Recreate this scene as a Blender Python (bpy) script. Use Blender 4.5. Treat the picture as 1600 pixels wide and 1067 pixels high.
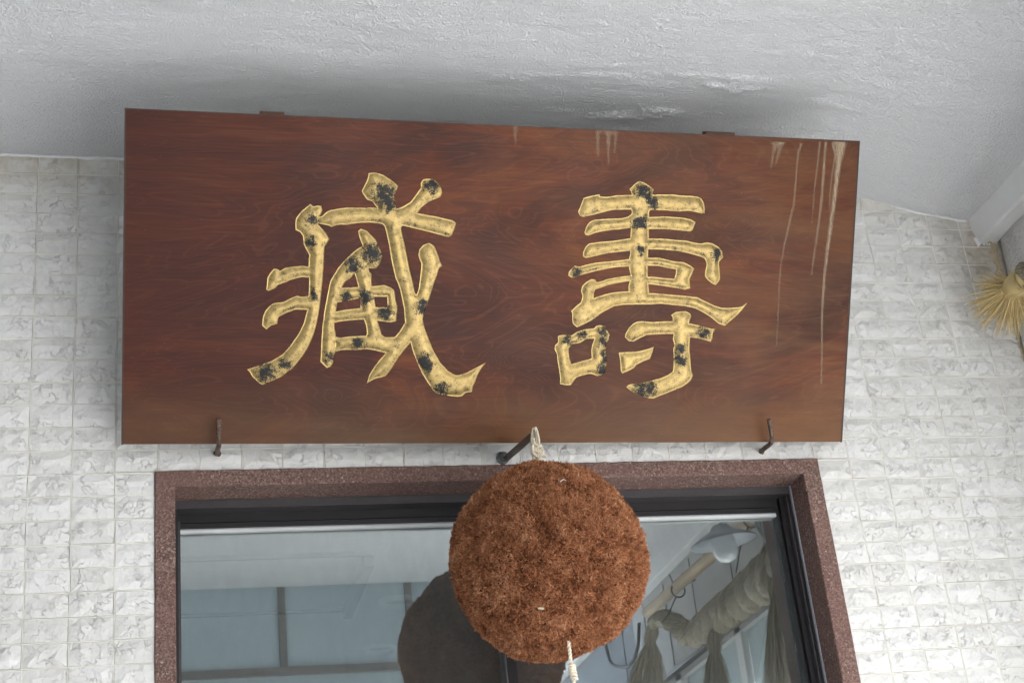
import bpy, math, random, json
import numpy as np
from mathutils import Vector, Matrix, noise
from mathutils.geometry import delaunay_2d_cdt

random.seed(7); rng = np.random.default_rng(7)
scene = bpy.context.scene
for o in list(bpy.data.objects): bpy.data.objects.remove(o)

# ------------------------------------------------------------------ camera
cam_data = bpy.data.cameras.new('camera'); cam = bpy.data.objects.new('camera', cam_data)
scene.collection.objects.link(cam); scene.camera = cam
cam_data.sensor_width = 36.0; cam_data.lens = 2408.05/1600*36.0
cam_data.clip_start = 0.02; cam_data.clip_end = 2000
R_ = Vector((0.97346768, -0.2062217, -0.09916295)); U_ = Vector((4.98415e-04, -0.43144605, 0.9021386)); F_ = Vector((0.22882402, 0.8782522, 0.419896))
M = Matrix((R_, U_, -F_)).transposed().to_4x4(); M.translation = Vector((0.381151, -3.574146, 1.55))
cam.matrix_world = M

# ------------------------------------------------------------------ light
SUN_EL, SUN_AZ = math.radians(48), math.radians(128)      # azimuth measured from -y towards +x
sdir = Vector((math.sin(SUN_AZ)*math.cos(SUN_EL), -math.cos(SUN_AZ)*math.cos(SUN_EL), math.sin(SUN_EL)))
world = bpy.data.worlds.new('World'); scene.world = world; world.use_nodes = True
nt = world.node_tree; nt.nodes.clear()
sky = nt.nodes.new('ShaderNodeTexSky'); sky.sky_type = 'NISHITA'; sky.sun_disc = False
sky.sun_elevation = SUN_EL; sky.sun_rotation = math.atan2(sdir.x, sdir.y)
sky.air_density = 1.0; sky.dust_density = 3.0
hs = nt.nodes.new('ShaderNodeHueSaturation'); hs.inputs['Saturation'].default_value = 0.75
bg = nt.nodes.new('ShaderNodeBackground'); bg.inputs['Strength'].default_value = 0.15
wo = nt.nodes.new('ShaderNodeOutputWorld')
nt.links.new(sky.outputs[0], hs.inputs['Color']); nt.links.new(hs.outputs[0], bg.inputs[0]); nt.links.new(bg.outputs[0], wo.inputs[0])
sl = bpy.data.lights.new('sun', 'SUN'); sl.energy = 4.0; sl.angle = math.radians(1.0); sl.color = (1, 0.985, 0.96)
so = bpy.data.objects.new('sun', sl); scene.collection.objects.link(so)
so.rotation_euler = (-sdir).to_track_quat('-Z', 'Y').to_euler(); so.location = (3, -6, 9)
scene.view_settings.view_transform = 'Standard'; scene.view_settings.look = 'None'
scene.view_settings.gamma = 1.0; scene.view_settings.exposure = 2.42
scene.view_settings.use_curve_mapping = False
scene.cycles.use_denoising = True
scene.cycles.max_bounces = 10; scene.cycles.diffuse_bounces = 6; scene.cycles.glossy_bounces = 4
scene.cycles.transparent_max_bounces = 12; scene.cycles.sample_clamp_indirect = 8

# ------------------------------------------------------------------ helpers
C = scene.collection
def link(name, me, mat=None, parent=None, label=None, cat=None, group=None, kind=None, loc=None):
    o = bpy.data.objects.new(name, me); C.objects.link(o)
    if mat is not None and me is not None and not me.materials: me.materials.append(mat)
    if parent is not None: o.parent = parent
    if loc is not None: o.location = loc
    for k, v in (('label', label), ('category', cat), ('group', group), ('kind', kind)):
        if v: o[k] = v
    return o
def empty(name, loc, label, cat, group=None):
    return link(name, None, None, None, label, cat, group, None, loc)
def mesh(name, V, F, smooth=False):
    me = bpy.data.meshes.new(name); V = np.asarray(V, dtype=np.float32)
    if isinstance(F, np.ndarray):
        n, k = F.shape; me.vertices.add(len(V)); me.vertices.foreach_set('co', V.ravel())
        me.loops.add(n*k); me.loops.foreach_set('vertex_index', F.astype(np.int32).ravel())
        me.polygons.add(n); me.polygons.foreach_set('loop_start', np.arange(0, n*k, k, dtype=np.int32))
        me.update(calc_edges=True)
    else:
        me.from_pydata(V.tolist(), [], F); me.update()
    if smooth: me.polygons.foreach_set('use_smooth', [True]*len(me.polygons))
    return me
BOXF = [(0,3,2,1),(4,5,6,7),(0,1,5,4),(1,2,6,5),(2,3,7,6),(3,0,4,7)]
def box_vf(x0,x1,y0,y1,z0,z1):
    return [(x0,y0,z0),(x1,y0,z0),(x1,y1,z0),(x0,y1,z0),(x0,y0,z1),(x1,y0,z1),(x1,y1,z1),(x0,y1,z1)], BOXF
class MB:
    def __init__(s): s.v=[]; s.f=[]
    def add(s, V, F):
        b=len(s.v); s.v += [tuple(map(float,p)) for p in V]; s.f += [tuple(int(i)+b for i in f) for f in F]; return s
    def box(s,*a): V,F=box_vf(*a); return s.add(V,F)
    def tube(s, pts, r, n=8, cap=True):
        pts=[Vector(p) for p in pts]; rs = r if hasattr(r,'__len__') else [r]*len(pts)
        t0=(pts[1]-pts[0]).normalized(); a=t0.orthogonal().normalized(); V=[];F=[]
        for i,p in enumerate(pts):
            t=(pts[min(i+1,len(pts)-1)]-pts[max(i-1,0)]).normalized()
            a=(a-t*a.dot(t)); a=a.normalized() if a.length>1e-6 else t.orthogonal().normalized(); b=t.cross(a)
            for k in range(n):
                w=2*math.pi*k/n; V.append(p+(a*math.cos(w)+b*math.sin(w))*rs[i])
        for i in range(len(pts)-1):
            for k in range(n):
                k2=(k+1)%n; F.append((i*n+k,i*n+k2,(i+1)*n+k2,(i+1)*n+k))
        if cap: F.append(tuple(range(n-1,-1,-1))); F.append(tuple((len(pts)-1)*n+k for k in range(n)))
        return s.add(V,F)
    def mesh(s,name,smooth=False): return mesh(name,s.v,s.f,smooth)
def bevel(o, w=0.002, seg=2):
    m=o.modifiers.new('bevel','BEVEL'); m.width=w; m.segments=seg; m.limit_method='ANGLE'; m.angle_limit=math.radians(40); return o
def smooth_path(P, n=12):
    P=[Vector(p) for p in P]; out=[]
    for i in range(len(P)-1):
        a=P[max(i-1,0)];b=P[i];c=P[i+1];d=P[min(i+2,len(P)-1)]
        for k in range(n):
            t=k/n; out.append(0.5*((2*b)+(c-a)*t+(2*a-5*b+4*c-d)*t*t+(3*b-a-3*c+d)*t**3))
    out.append(P[-1]); return out
def twisted(mb, path, R, strands=3, pitch=0.02, rs=None, n=6, step=None, ramp=None):
    path=[Vector(p) for p in path]; L=[0]
    for i in range(1,len(path)): L.append(L[-1]+(path[i]-path[i-1]).length)
    N=max(8,int(L[-1]/(step or pitch/8)))
    def at(s):
        for i in range(1,len(L)):
            if s<=L[i]+1e-9:
                f=(s-L[i-1])/max(L[i]-L[i-1],1e-9); return path[i-1].lerp(path[i],f)
        return path[-1]
    S=[at(L[-1]*k/N) for k in range(N+1)]; a=(S[1]-S[0]).orthogonal().normalized(); fr=[]
    for i in range(N+1):
        t=(S[min(i+1,N)]-S[max(i-1,0)]).normalized(); a=(a-t*a.dot(t)).normalized(); fr.append((a.copy(),t.cross(a),t))
    for q in range(strands):
        pts=[]
        for i in range(N+1):
            w=2*math.pi*(q/strands+L[-1]*i/N/pitch); r=R*(ramp(i/N) if ramp else 1)
            pts.append(S[i]+fr[i][0]*math.cos(w)*r+fr[i][1]*math.sin(w)*r)
        mb.tube(pts, rs if rs else R*0.95, n)
    return S, fr
def blades(P0, P1, w, bend=None, segs=2, taper=0.35):
    """thin three-sided stems from P0 to P1 (arrays), vectorised"""
    P0=np.asarray(P0,float);P1=np.asarray(P1,float);n=len(P0);w=np.broadcast_to(np.asarray(w,float),(n,))
    D=P1-P0; L=np.linalg.norm(D,axis=1,keepdims=True)+1e-9; T=D/L
    A=np.cross(T,rng.normal(size=(n,3))); A/=np.linalg.norm(A,axis=1,keepdims=True)+1e-9; B=np.cross(T,A)
    if bend is None: bend=np.zeros((n,3))
    V=[]
    for s in range(segs+1):
        f=s/segs; c=P0+D*f+bend*(4*f*(1-f) if segs>1 else 0); r=(w*(1-(1-taper)*f))[:,None]
        for k in range(3):
            a=2*math.pi*k/3; V.append(c+(A*math.cos(a)+B*math.sin(a))*r)
    V=np.stack(V,1).reshape(-1,3); m=(segs+1)*3; F=[]
    for s in range(segs):
        for k in range(3):
            k2=(k+1)%3; F.append([s*3+k,s*3+k2,(s+1)*3+k2,(s+1)*3+k])
    F=np.array(F); F=(F[None]+(np.arange(n)*m)[:,None,None]).reshape(-1,4)
    return V,F,m
def strands(Pts,w,taper=.4):
    Pts=np.asarray(Pts,float); n,s1,_=Pts.shape; T=Pts[:,-1]-Pts[:,0]; T/=np.linalg.norm(T,axis=1,keepdims=True)+1e-9
    A=np.cross(T,rng.normal(size=(n,3))); A/=np.linalg.norm(A,axis=1,keepdims=True)+1e-9; B=np.cross(T,A); V=[]
    for s in range(s1):
        for k in range(3):
            a=2*math.pi*k/3; V.append(Pts[:,s]+(A*math.cos(a)+B*math.sin(a))*w*(1-(1-taper)*s/(s1-1)))
    V=np.stack(V,1).reshape(-1,3); F=np.array([[s*3+k,s*3+(k+1)%3,(s+1)*3+(k+1)%3,(s+1)*3+k] for s in range(s1-1) for k in range(3)])
    return V,(F[None]+(np.arange(n)*s1*3)[:,None,None]).reshape(-1,4),s1*3
def attr(me,name,vals):
    a=me.attributes.new(name,'FLOAT','POINT'); a.data.foreach_set('value',np.asarray(vals,dtype=np.float32))

# ------------------------------------------------------------------ materials
class Mat:
    def __init__(s,name):
        s.m=bpy.data.materials.new(name); s.m.use_nodes=True; s.t=s.m.node_tree; s.p=s.t.nodes['Principled BSDF']; s.out=s.t.nodes['Material Output']
    def n(s,typ,**kw):
        x=s.t.nodes.new('ShaderNode'+typ)
        for k,v in kw.items():
            if k.startswith('i_'):
                key=k[2:]; key=int(key) if key.isdigit() else key.replace('_',' ')
                if isinstance(v,bpy.types.NodeSocket): s.t.links.new(v,x.inputs[key])
                else: x.inputs[key].default_value=v
            else: setattr(x,k,v)
        return x
    def l(s,a,b): s.t.links.new(a,b)
    def pos(s,scale=(1,1,1),obj=False):
        c=s.n('TexCoord').outputs['Object'] if obj else s.n('NewGeometry').outputs['Position']
        mp=s.n('Mapping'); s.l(c,mp.inputs[0]); mp.inputs['Scale'].default_value=scale; return mp.outputs[0]
    def noise(s,vec,scale,detail=4,rough=.55,dist=0):
        x=s.n('TexNoise'); s.l(vec,x.inputs['Vector']); x.inputs['Scale'].default_value=scale; x.inputs['Detail'].default_value=detail
        x.inputs['Roughness'].default_value=rough; x.inputs['Distortion'].default_value=dist; return x.outputs['Fac']
    def ramp(s,fac,stops,interp='LINEAR'):
        r=s.n('ValToRGB'); s.l(fac,r.inputs[0]); e=r.color_ramp.elements; r.color_ramp.interpolation=interp
        while len(e)<len(stops): e.new(0.5)
        for q,(p,c) in zip(e,stops):
            q.position=p; q.color=(c,c,c,1) if not hasattr(c,'__len__') else (*c,1)
        return r.outputs[0]
    def mix(s,fac,a,b,mode='MIX'):
        x=s.n('Mix'); x.data_type='RGBA'; x.blend_type=mode
        for sock,v in ((x.inputs[0],fac),(x.inputs[6],a),(x.inputs[7],b)):
            if isinstance(v,bpy.types.NodeSocket): s.l(v,sock)
            else: sock.default_value = v if not hasattr(v,'__len__') else (*v,1)
        return x.outputs[2]
    def math(s,op,a,b=0.0,c=0.0,clamp=False):
        x=s.n('Math'); x.operation=op; x.use_clamp=clamp
        for sock,v in zip(x.inputs,(a,b,c)):
            if isinstance(v,bpy.types.NodeSocket): s.l(v,sock)
            else: sock.default_value=v
        return x.outputs[0]
    def bump(s,h,dist,strength=1.0,normal=None):
        b=s.n('Bump'); s.l(h,b.inputs['Height']); b.inputs['Distance'].default_value=dist; b.inputs['Strength'].default_value=strength
        if normal is not None: s.l(normal,b.inputs['Normal'])
        return b.outputs[0]
    def set(s,color=None,rough=None,metal=None,spec=None,normal=None):
        for k,v in (('Base Color',color),('Roughness',rough),('Metallic',metal),('Specular IOR Level',spec),('Normal',normal)):
            if v is None: continue
            if isinstance(v,bpy.types.NodeSocket): s.l(v,s.p.inputs[k])
            else: s.p.inputs[k].default_value=(*v,1) if hasattr(v,'__len__') else v
        return s.m
def plain(name,col,rough=.6,metal=0,var=.15,scale=30,spec=None):
    m=Mat(name); v=m.pos(); f=m.noise(v,scale,5,.6)
    c=m.mix(f,[x*(1-var) for x in col],[min(1,x*(1+var)) for x in col])
    return m.set(c,rough,metal,spec,m.bump(m.noise(v,scale*8,3),.0006,.5))

# rough split-face wall tile
t=Mat('tile_ceramic'); v=t.pos(); w=t.noise(v,6,3,.5); 
warp=t.n('VectorMath',operation='MULTIPLY_ADD'); nz=t.n('TexNoise'); t.l(v,nz.inputs['Vector']); nz.inputs['Scale'].default_value=22; nz.inputs['Detail'].default_value=5; nz.inputs['Roughness'].default_value=.6
t.l(nz.outputs['Color'],warp.inputs[0]); warp.inputs[1].default_value=(.014,.014,.014); t.l(v,warp.inputs[2]); wv=warp.outputs[0]
def ridge(m,vec,scale,width,detail=3):
    f=m.noise(vec,scale,detail,.6); a=m.math('ABSOLUTE',m.math('SUBTRACT',f,.5)); return m.math('SUBTRACT',1.0,m.math('DIVIDE',a,width,clamp=True),clamp=True)
r1=ridge(t,wv,26,.013,4); r2=ridge(t,wv,70,.018,3); gate=t.ramp(t.noise(v,24,3),[(.42,0),(.6,1)])
rr=t.math('MAXIMUM',t.math('MULTIPLY',r1,gate),t.math('MULTIPLY',r2,t.ramp(t.noise(v,30,2),[(.45,0),(.7,.55)])))
base=t.mix(t.noise(v,7,4),(.69,.69,.675),(.765,.765,.755)); base=t.mix(t.n('ObjectInfo').outputs['Random'],base,t.mix(.5,base,(.60,.59,.56)))
base=t.mix(t.math('MULTIPLY',rr,.24),base,(.30,.295,.28))
# damp brown staining near the right-hand corner under the beam, and faint dirt
sep=t.n('SeparateXYZ'); t.l(t.pos(),sep.inputs[0]); 
dx=t.math('SUBTRACT',sep.outputs[0],2.80); dz=t.math('SUBTRACT',sep.outputs[2],3.56)
dd=t.math('SQRT',t.math('ADD',t.math('MULTIPLY',t.math('MULTIPLY',dx,dx),1.2),t.math('MULTIPLY',t.math('MULTIPLY',dz,dz),.5)))
st=t.math('MULTIPLY',t.math('SUBTRACT',1.0,t.math('DIVIDE',dd,.26,clamp=True)),t.ramp(t.noise(v,13,5,.7),[(.3,.15),(.62,1)]))
base=t.mix(st,base,(.36,.29,.19)); 
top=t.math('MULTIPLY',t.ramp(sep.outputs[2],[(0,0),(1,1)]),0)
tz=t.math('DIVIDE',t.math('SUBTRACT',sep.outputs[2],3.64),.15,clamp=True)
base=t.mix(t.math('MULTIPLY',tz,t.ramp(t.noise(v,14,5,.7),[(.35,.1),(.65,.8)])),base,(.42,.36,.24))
hgt=t.math('SUBTRACT',t.math('MULTIPLY',t.noise(wv,21,6,.60),1.0),t.math('MULTIPLY',rr,.26))
M_TILE=t.set(base,.55,None,.4,t.bump(hgt,.0078,1.0))

g=Mat('grout'); v=g.pos(); gb=g.mix(g.noise(v,9,4),(.72,.70,.63),(.86,.84,.78)); gb=g.mix(g.ramp(g.noise(v,24,6,.75),[(.58,0),(.72,.8)]),gb,(.42,.36,.26))
M_GROUT=g.set(gb,.85,normal=g.bump(g.noise(v,300,3),.001,.6))

# ceiling plaster
c=Mat('ceiling_plaster'); v=c.pos()
fine=c.noise(v,170,3,.6); mid=c.noise(v,55,4,.6,.3)
cb=c.mix(c.noise(v,1.6,5,.6),(.79,.80,.82),(.84,.85,.865)); cb=c.mix(c.ramp(c.noise(v,4,6,.7),[(.62,0),(.8,.25)]),cb,(.68,.63,.54))
tro=c.noise(c.pos((2.5,9,1)),2.2,5,.6,.6); nrm0=c.bump(tro,.03,.5); nrm=c.bump(c.ramp(fine,[(.42,0),(.66,1)]),.0046,.85,nrm0); nrm=c.bump(mid,.004,.5,nrm)
M_CEIL=c.set(cb,.5,spec=.45,normal=nrm)
M_WHITE=plain('white_paint',(.76,.77,.77),.55,0,.06,20)
M_CONCD=plain('weathered_concrete',(.24,.26,.28),.9,0,.3,5)
M_CONC=plain('concrete',(.42,.42,.41),.85,0,.2,6)

# granite-chip render of the door surround
s=Mat('granite_render'); v=s.pos()
vo=s.n('TexVoronoi'); s.l(v,vo.inputs['Vector']); vo.inputs['Scale'].default_value=260
sb=s.ramp(vo.outputs['Color'],[(0,(.050,.027,.022)),(.35,(.130,.072,.056)),(.68,(.21,.132,.108)),(.90,(.32,.235,.20)),(1,(.66,.58,.52))])
sb=s.mix(s.ramp(s.noise(v,5,4),[(.3,0),(.7,.6)]),sb,(.17,.085,.072))
M_SURR=s.set(sb,.7,normal=s.bump(vo.outputs['Distance'],.003,.7))

st_=Mat('speckled_stone'); v=st_.pos(); sc=st_.mix(st_.noise(v,5,5,.6),(.50,.49,.48),(.72,.71,.70))
sc=st_.mix(st_.ramp(st_.noise(v,230,2,.5),[(.60,0),(.68,.75)]),sc,(.20,.20,.21)); sc=st_.mix(st_.ramp(st_.noise(v,3.5,5,.7),[(.55,0),(.75,.35)]),sc,(.50,.40,.27))
M_STONE=st_.set(sc,.8,normal=st_.bump(st_.noise(v,28,7,.65),.014,.8))
M_WALLS=plain('aged_plaster',(.50,.505,.505),.8,0,.12,4)

# aged lacquered wood (board space: x along the board, y up it)
b=Mat('aged_wood'); v=b.pos((1,1,1),True)
vw=b.pos((1.1,3.1,1),True); f0=b.noise(vw,1.15,3,.5,1.6)
lines=b.math('SINE',b.math('MULTIPLY',f0,210)); lines2=b.math('SINE',b.math('MULTIPLY',f0,47))
fib=b.noise(b.pos((7,170,1),True),1.0,5,.6,.3); blot=b.noise(b.pos((1.0,2.0,1),True),1.8,6,.60,1.2)
wb=b.ramp(blot,[(.28,(.034,.011,.008)),(.42,(.060,.017,.009)),(.52,(.112,.028,.011)),(.64,(.155,.047,.015)),(.80,(.20,.082,.030))])
big_=b.noise(b.pos((.9,1.3,1),True),1.5,2,.5,.5)
wb=b.mix(b.ramp(big_,[(.40,0),(.62,.55)]),wb,(.062,.018,.012))
wb=b.mix(b.math('MULTIPLY',b.ramp(lines,[(.6,0),(1,1)]),.20),wb,(.21,.085,.038))
wb=b.mix(b.math('MULTIPLY',b.ramp(lines2,[(.3,0),(1,1)]),.30),wb,(.040,.014,.010))
wb=b.mix(b.math('MULTIPLY',b.math('SUBTRACT',1.0,b.math('DIVIDE',b.n('SeparateXYZ',i_0=v).outputs[0],.75,clamp=True)),.55),wb,(.055,.019,.016))
wb=b.mix(b.ramp(fib,[(.33,.42),(.60,0)]),wb,(.034,.013,.009))
so_=b.n('SeparateXYZ'); b.l(v,so_.inputs[0])
edge=b.math('MULTIPLY',b.math('SUBTRACT',1.0,b.math('DIVIDE',so_.outputs[1],.17,clamp=True)),b.ramp(b.noise(b.pos((1,7,1),True),2.4,4),[(.3,.35),(.7,1)]))
wb=b.mix(b.math('MULTIPLY',edge,.8),wb,(.135,.075,.036))
edl=b.math('MULTIPLY',b.math('DIVIDE',b.math('SUBTRACT',so_.outputs[0],.75),1.05,clamp=True),b.ramp(b.noise(b.pos((1.5,5,1),True),2.0,4,.6,.6),[(.35,.05),(.7,.6)]))
wb=b.mix(edl,wb,(.17,.078,.030))
sp=b.ramp(b.noise(b.pos((1,1,1),True),420,1,.5),[(.79,0),(.81,1)])
wb=b.mix(b.math('MULTIPLY',sp,.5),wb,(.5,.42,.30))
M_WOOD=b.set(wb,b.ramp(b.noise(v,5,5),[(.3,.34),(.7,.52)]),spec=.17,normal=b.bump(b.math('ADD',fib,b.math('MULTIPLY',lines,.08)),.0007,.5))
M_WOODEDGE=plain('dark_wood_edge',(.045,.022,.014),.6,0,.3,60)
M_BATTEN=plain('batten_wood',(.12,.055,.030),.7,0,.3,40)

# worn gold leaf
o=Mat('gold_leaf'); v=o.pos((1,1,1),True)
at=o.n('Attribute'); at.attribute_name='wear_dark'; wf=at.outputs['Fac']
n1=o.noise(v,420,4,.75); n2=o.noise(v,70,5,.7)
u_=o.math('ADD',o.math('MULTIPLY',o.ramp(n1,[(.34,0),(.66,1)]),.62),o.math('MULTIPLY',o.ramp(n2,[(.34,0),(.66,1)]),.38))
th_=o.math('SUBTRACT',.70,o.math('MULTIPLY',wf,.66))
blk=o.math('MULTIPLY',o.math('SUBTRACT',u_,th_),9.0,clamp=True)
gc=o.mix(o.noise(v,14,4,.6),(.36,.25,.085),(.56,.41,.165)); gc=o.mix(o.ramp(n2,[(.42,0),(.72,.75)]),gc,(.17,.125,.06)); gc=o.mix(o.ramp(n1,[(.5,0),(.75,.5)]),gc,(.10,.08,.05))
la=o.n('Attribute'); la.attribute_name='lit_lip'; gc=o.mix(o.math('MULTIPLY',la.outputs['Fac'],.85),gc,(.86,.66,.29)); gc=o.mix(blk,gc,(.012,.011,.011))  # cleaner leaf on the rim, brightened for the light the groove edge catches
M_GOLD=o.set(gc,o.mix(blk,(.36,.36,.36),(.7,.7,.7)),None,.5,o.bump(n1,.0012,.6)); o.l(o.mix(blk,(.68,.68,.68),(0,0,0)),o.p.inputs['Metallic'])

# dried drips: paint film thinning out
d=Mat('dried_drip'); v=d.pos((1,1,1),True); at=d.n('Attribute'); at.attribute_name='cover'
al=d.math('MULTIPLY',at.outputs['Fac'],d.ramp(d.noise(d.pos((60,9,1),True),4,4,.7),[(.3,.55),(.6,1.15)]),clamp=True)
d.set((.47,.36,.24),.75); tr=d.n('BsdfTransparent'); mx=d.n('MixShader'); d.l(al,mx.inputs[0]); d.l(tr.outputs[0],mx.inputs[1]); d.l(d.p.outputs[0],mx.inputs[2]); d.l(mx.outputs[0],d.out.inputs[0]); M_DRIP=d.m

i=Mat('rusty_iron'); v=i.pos(); ic=i.ramp(i.noise(v,120,6,.7),[(.3,(.035,.022,.018)),(.5,(.10,.062,.048)),(.66,(.22,.15,.11)),(.8,(.40,.34,.28))])
M_IRON=i.set(ic,.65,.35,normal=i.bump(i.noise(v,400,4),.001,.8))
M_BAR=plain('weathered_steel',(.17,.135,.115),.42,.55,.3,90)
M_BOLT=plain('zinc_bolt',(.24,.25,.25),.38,.8,.3,160)
M_ALU=plain('bronze_aluminium',(.022,.020,.022),.38,.4,.2,40)
M_ALU2=plain('bronze_aluminium_worn',(.060,.055,.058),.45,.4,.35,90)
M_BEAD=plain('pale_glazing_gasket',(.80,.81,.80),.5,0,.06,30)
M_STRIP=plain('grey_white_strip',(.60,.62,.62),.5,0,.15,25)
M_SEAL=plain('grey_sealant',(.30,.31,.34),.7,0,.3,160)

# bronze-coated pane: partly mirror, partly see-through
pz=Mat('coated_glass'); gl=pz.n('BsdfGlossy'); gl.inputs['Roughness'].default_value=.007; gl.inputs['Color'].default_value=(.90,.94,.94,1)
pz.l(pz.bump(pz.noise(pz.pos(),2.2,1),.0004,.5),gl.inputs['Normal'])
tp=pz.n('BsdfTransparent'); tp.inputs['Color'].default_value=(.82,.87,.87,1)
dif=pz.n('BsdfDiffuse'); dif.inputs['Color'].default_value=(.5,.5,.5,1)
m1=pz.n('MixShader'); m1.inputs[0].default_value=.36; pz.l(tp.outputs[0],m1.inputs[1]); pz.l(gl.outputs[0],m1.inputs[2])
m2=pz.n('MixShader'); pz.l(pz.ramp(pz.noise(pz.pos((1,1,.35)),38,5,.75),[(.38,.022),(.7,.07)]),m2.inputs[0]); pz.l(m1.outputs[0],m2.inputs[1]); pz.l(dif.outputs[0],m2.inputs[2]); pz.l(m2.outputs[0],pz.out.inputs[0]); M_GLASS=pz.m

fr=Mat('frosted_pane'); tb=fr.n('BsdfTranslucent'); tb.inputs['Color'].default_value=(.46,.51,.525,1); db=fr.n('BsdfDiffuse'); db.inputs['Color'].default_value=(.48,.53,.54,1)
mm=fr.n('MixShader'); mm.inputs[0].default_value=.45; fr.l(tb.outputs[0],mm.inputs[1]); fr.l(db.outputs[0],mm.inputs[2]); fr.l(mm.outputs[0],fr.out.inputs[0]); M_FROST=fr.m

def straw(name,a,b_):
    m=Mat(name); gi=m.n('Attribute'); gi.attribute_name='tone'; col=m.ramp(gi.outputs['Fac'],[(0,a),(1,b_)]); return m.set(col,.6,spec=.3)
M_STRAW=straw('rice_straw',(.36,.25,.085),(.84,.67,.35))
M_STRAWW=straw('weathered_straw',(.12,.095,.055),(.66,.59,.44))
M_ROPE=straw('pale_straw_rope',(.55,.46,.33),(.78,.72,.60))
cm=Mat('dried_cedar'); gi=cm.n('Attribute'); gi.attribute_name='tone'
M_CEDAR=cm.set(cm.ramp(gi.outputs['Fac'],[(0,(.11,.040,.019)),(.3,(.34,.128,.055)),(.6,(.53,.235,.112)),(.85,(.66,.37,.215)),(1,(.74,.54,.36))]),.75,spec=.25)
M_CORE=plain('ball_core',(.09,.030,.014),.9,0,.2,60)
M_TRIM=plain('weathered_trim',(.20,.19,.18),.8,0,.2,12)
M_BAMBOO=plain('bamboo',(.42,.30,.16),.45,0,.2,15)
M_LAMP=plain('grey_enamel',(.30,.33,.36),.35,0,.1,20)
M_GLOBE=plain('opal_glass',(.70,.74,.78),.25,0,.04,20)
M_BLACK=plain('black_cable',(.02,.02,.02),.6,0,.2,30)
M_MORTAR=plain('crumbling_mortar',(.46,.38,.27),.95,0,.4,45)
M_MORTAR2=plain('pale_wood_chip',(.62,.55,.42),.8,0,.2,60)
M_GROUND=plain('concrete_ground',(.40,.40,.385),.9,0,.12,.6)

# ------------------------------------------------------------------ the setting
V,F=box_vf(-60,60,-90,40,-.3,0)
link('ground',mesh('ground',V,F),M_GROUND,kind='structure')

V,F=box_vf(-2.2,3.1,-3.9,.19,.004,.03); link('porch_floor',mesh('porch_floor',V,F),plain('pale_floor',(.50,.50,.50),.8,0,.08,2),kind='structure')
XL,XR,ZT=-3.4,2.80,3.79
IX0,IX1,IZ=.440,2.060,2.869            # door opening
G0=.0014; mb=MB(); mb.box(XL,IX0-.006,G0,.20,0,4.1); mb.box(IX1+.006,3.0,G0,.20,0,4.1); mb.box(IX0-.006,IX1+.006,G0,.20,IZ+.006,4.1)
wall=link('front_wall',mb.mesh('front_wall'),M_GROUT,kind='structure',label='wall clad in rough white split-face tiles around the doorway')
rows=[3.7965,3.738,3.678,3.6204,3.5624,3.503,3.4425,3.3846,3.3254,3.2652,3.2068,3.1468,3.0876,3.0268,2.9669,2.9072,2.8515,2.7924,2.733,2.6752,2.618,2.5586,2.5026,2.4452,2.387,2.332,2.273,2.214]
z=rows[-1]
while z>.06: z-=.0589; rows.append(z)
variants=[]
def tile_vf(w,h,seed):
    rg=np.random.default_rng(seed); nx,nz=4,3; V=[];F=[]
    for j in range(nz+1):
        for k in range(nx+1):
            e=(k in(0,nx)) or (j in(0,nz)); y=-(.0035 if e else .0065+rg.uniform(-.0022,.003))
            jx=0 if e else rg.uniform(-.006,.006); jz=0 if e else rg.uniform(-.004,.004)
            V.append((-w/2+w*k/nx+jx,y,-h/2+h*j/nz+jz))
    for j in range(nz):
        for k in range(nx):
            a=j*(nx+1)+k; q=(a,a+1,a+nx+2,a+nx+1)
            F += [(q[0],q[1],q[2]),(q[0],q[2],q[3])] if rg.random()<.5 else [(q[0],q[1],q[3]),(q[1],q[2],q[3])]
    n=len(V); V+= [(-w/2-.001,.0035,-h/2-.001),(w/2+.001,.0035,-h/2-.001),(w/2+.001,.0035,h/2+.001),(-w/2-.001,.0035,h/2+.001)]
    bot=list(range(nx+1)); rt=[j*(nx+1)+nx for j in range(nz+1)]; tp_=[nz*(nx+1)+k for k in range(nx,-1,-1)]; lf=[j*(nx+1) for j in range(nz,-1,-1)]
    for q,(a,b2) in zip((bot,rt,tp_,lf),((n,n+1),(n+1,n+2),(n+2,n+3),(n+3,n))): F.append((a,b2,*reversed(q)))
    return V,F
variants=[mesh('tile',*tile_vf(.0962,.0550,s)) for s in range(14)]
for me in variants: me.materials.append(M_TILE)
def w2c(p):
    q=Vector(p)-M.translation; d_=q.dot(F_); return 800+2408.05*q.dot(R_)/d_, 533.5-2408.05*q.dot(U_)/d_
def in_tri_board(px,py):
    P=[(196,170),(1343,221),(1315,690),(190,694)]; ins=True
    for k in range(4):
        (x1,y1),(x2,y2)=P[k],P[(k+1)%4]
        if (x2-x1)*(py-y1)-(y2-y1)*(px-x1)<0: ins=False
    return ins
cand=[]; rest=[]
OX0,OX1,OZ=.392,2.110,2.911
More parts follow.
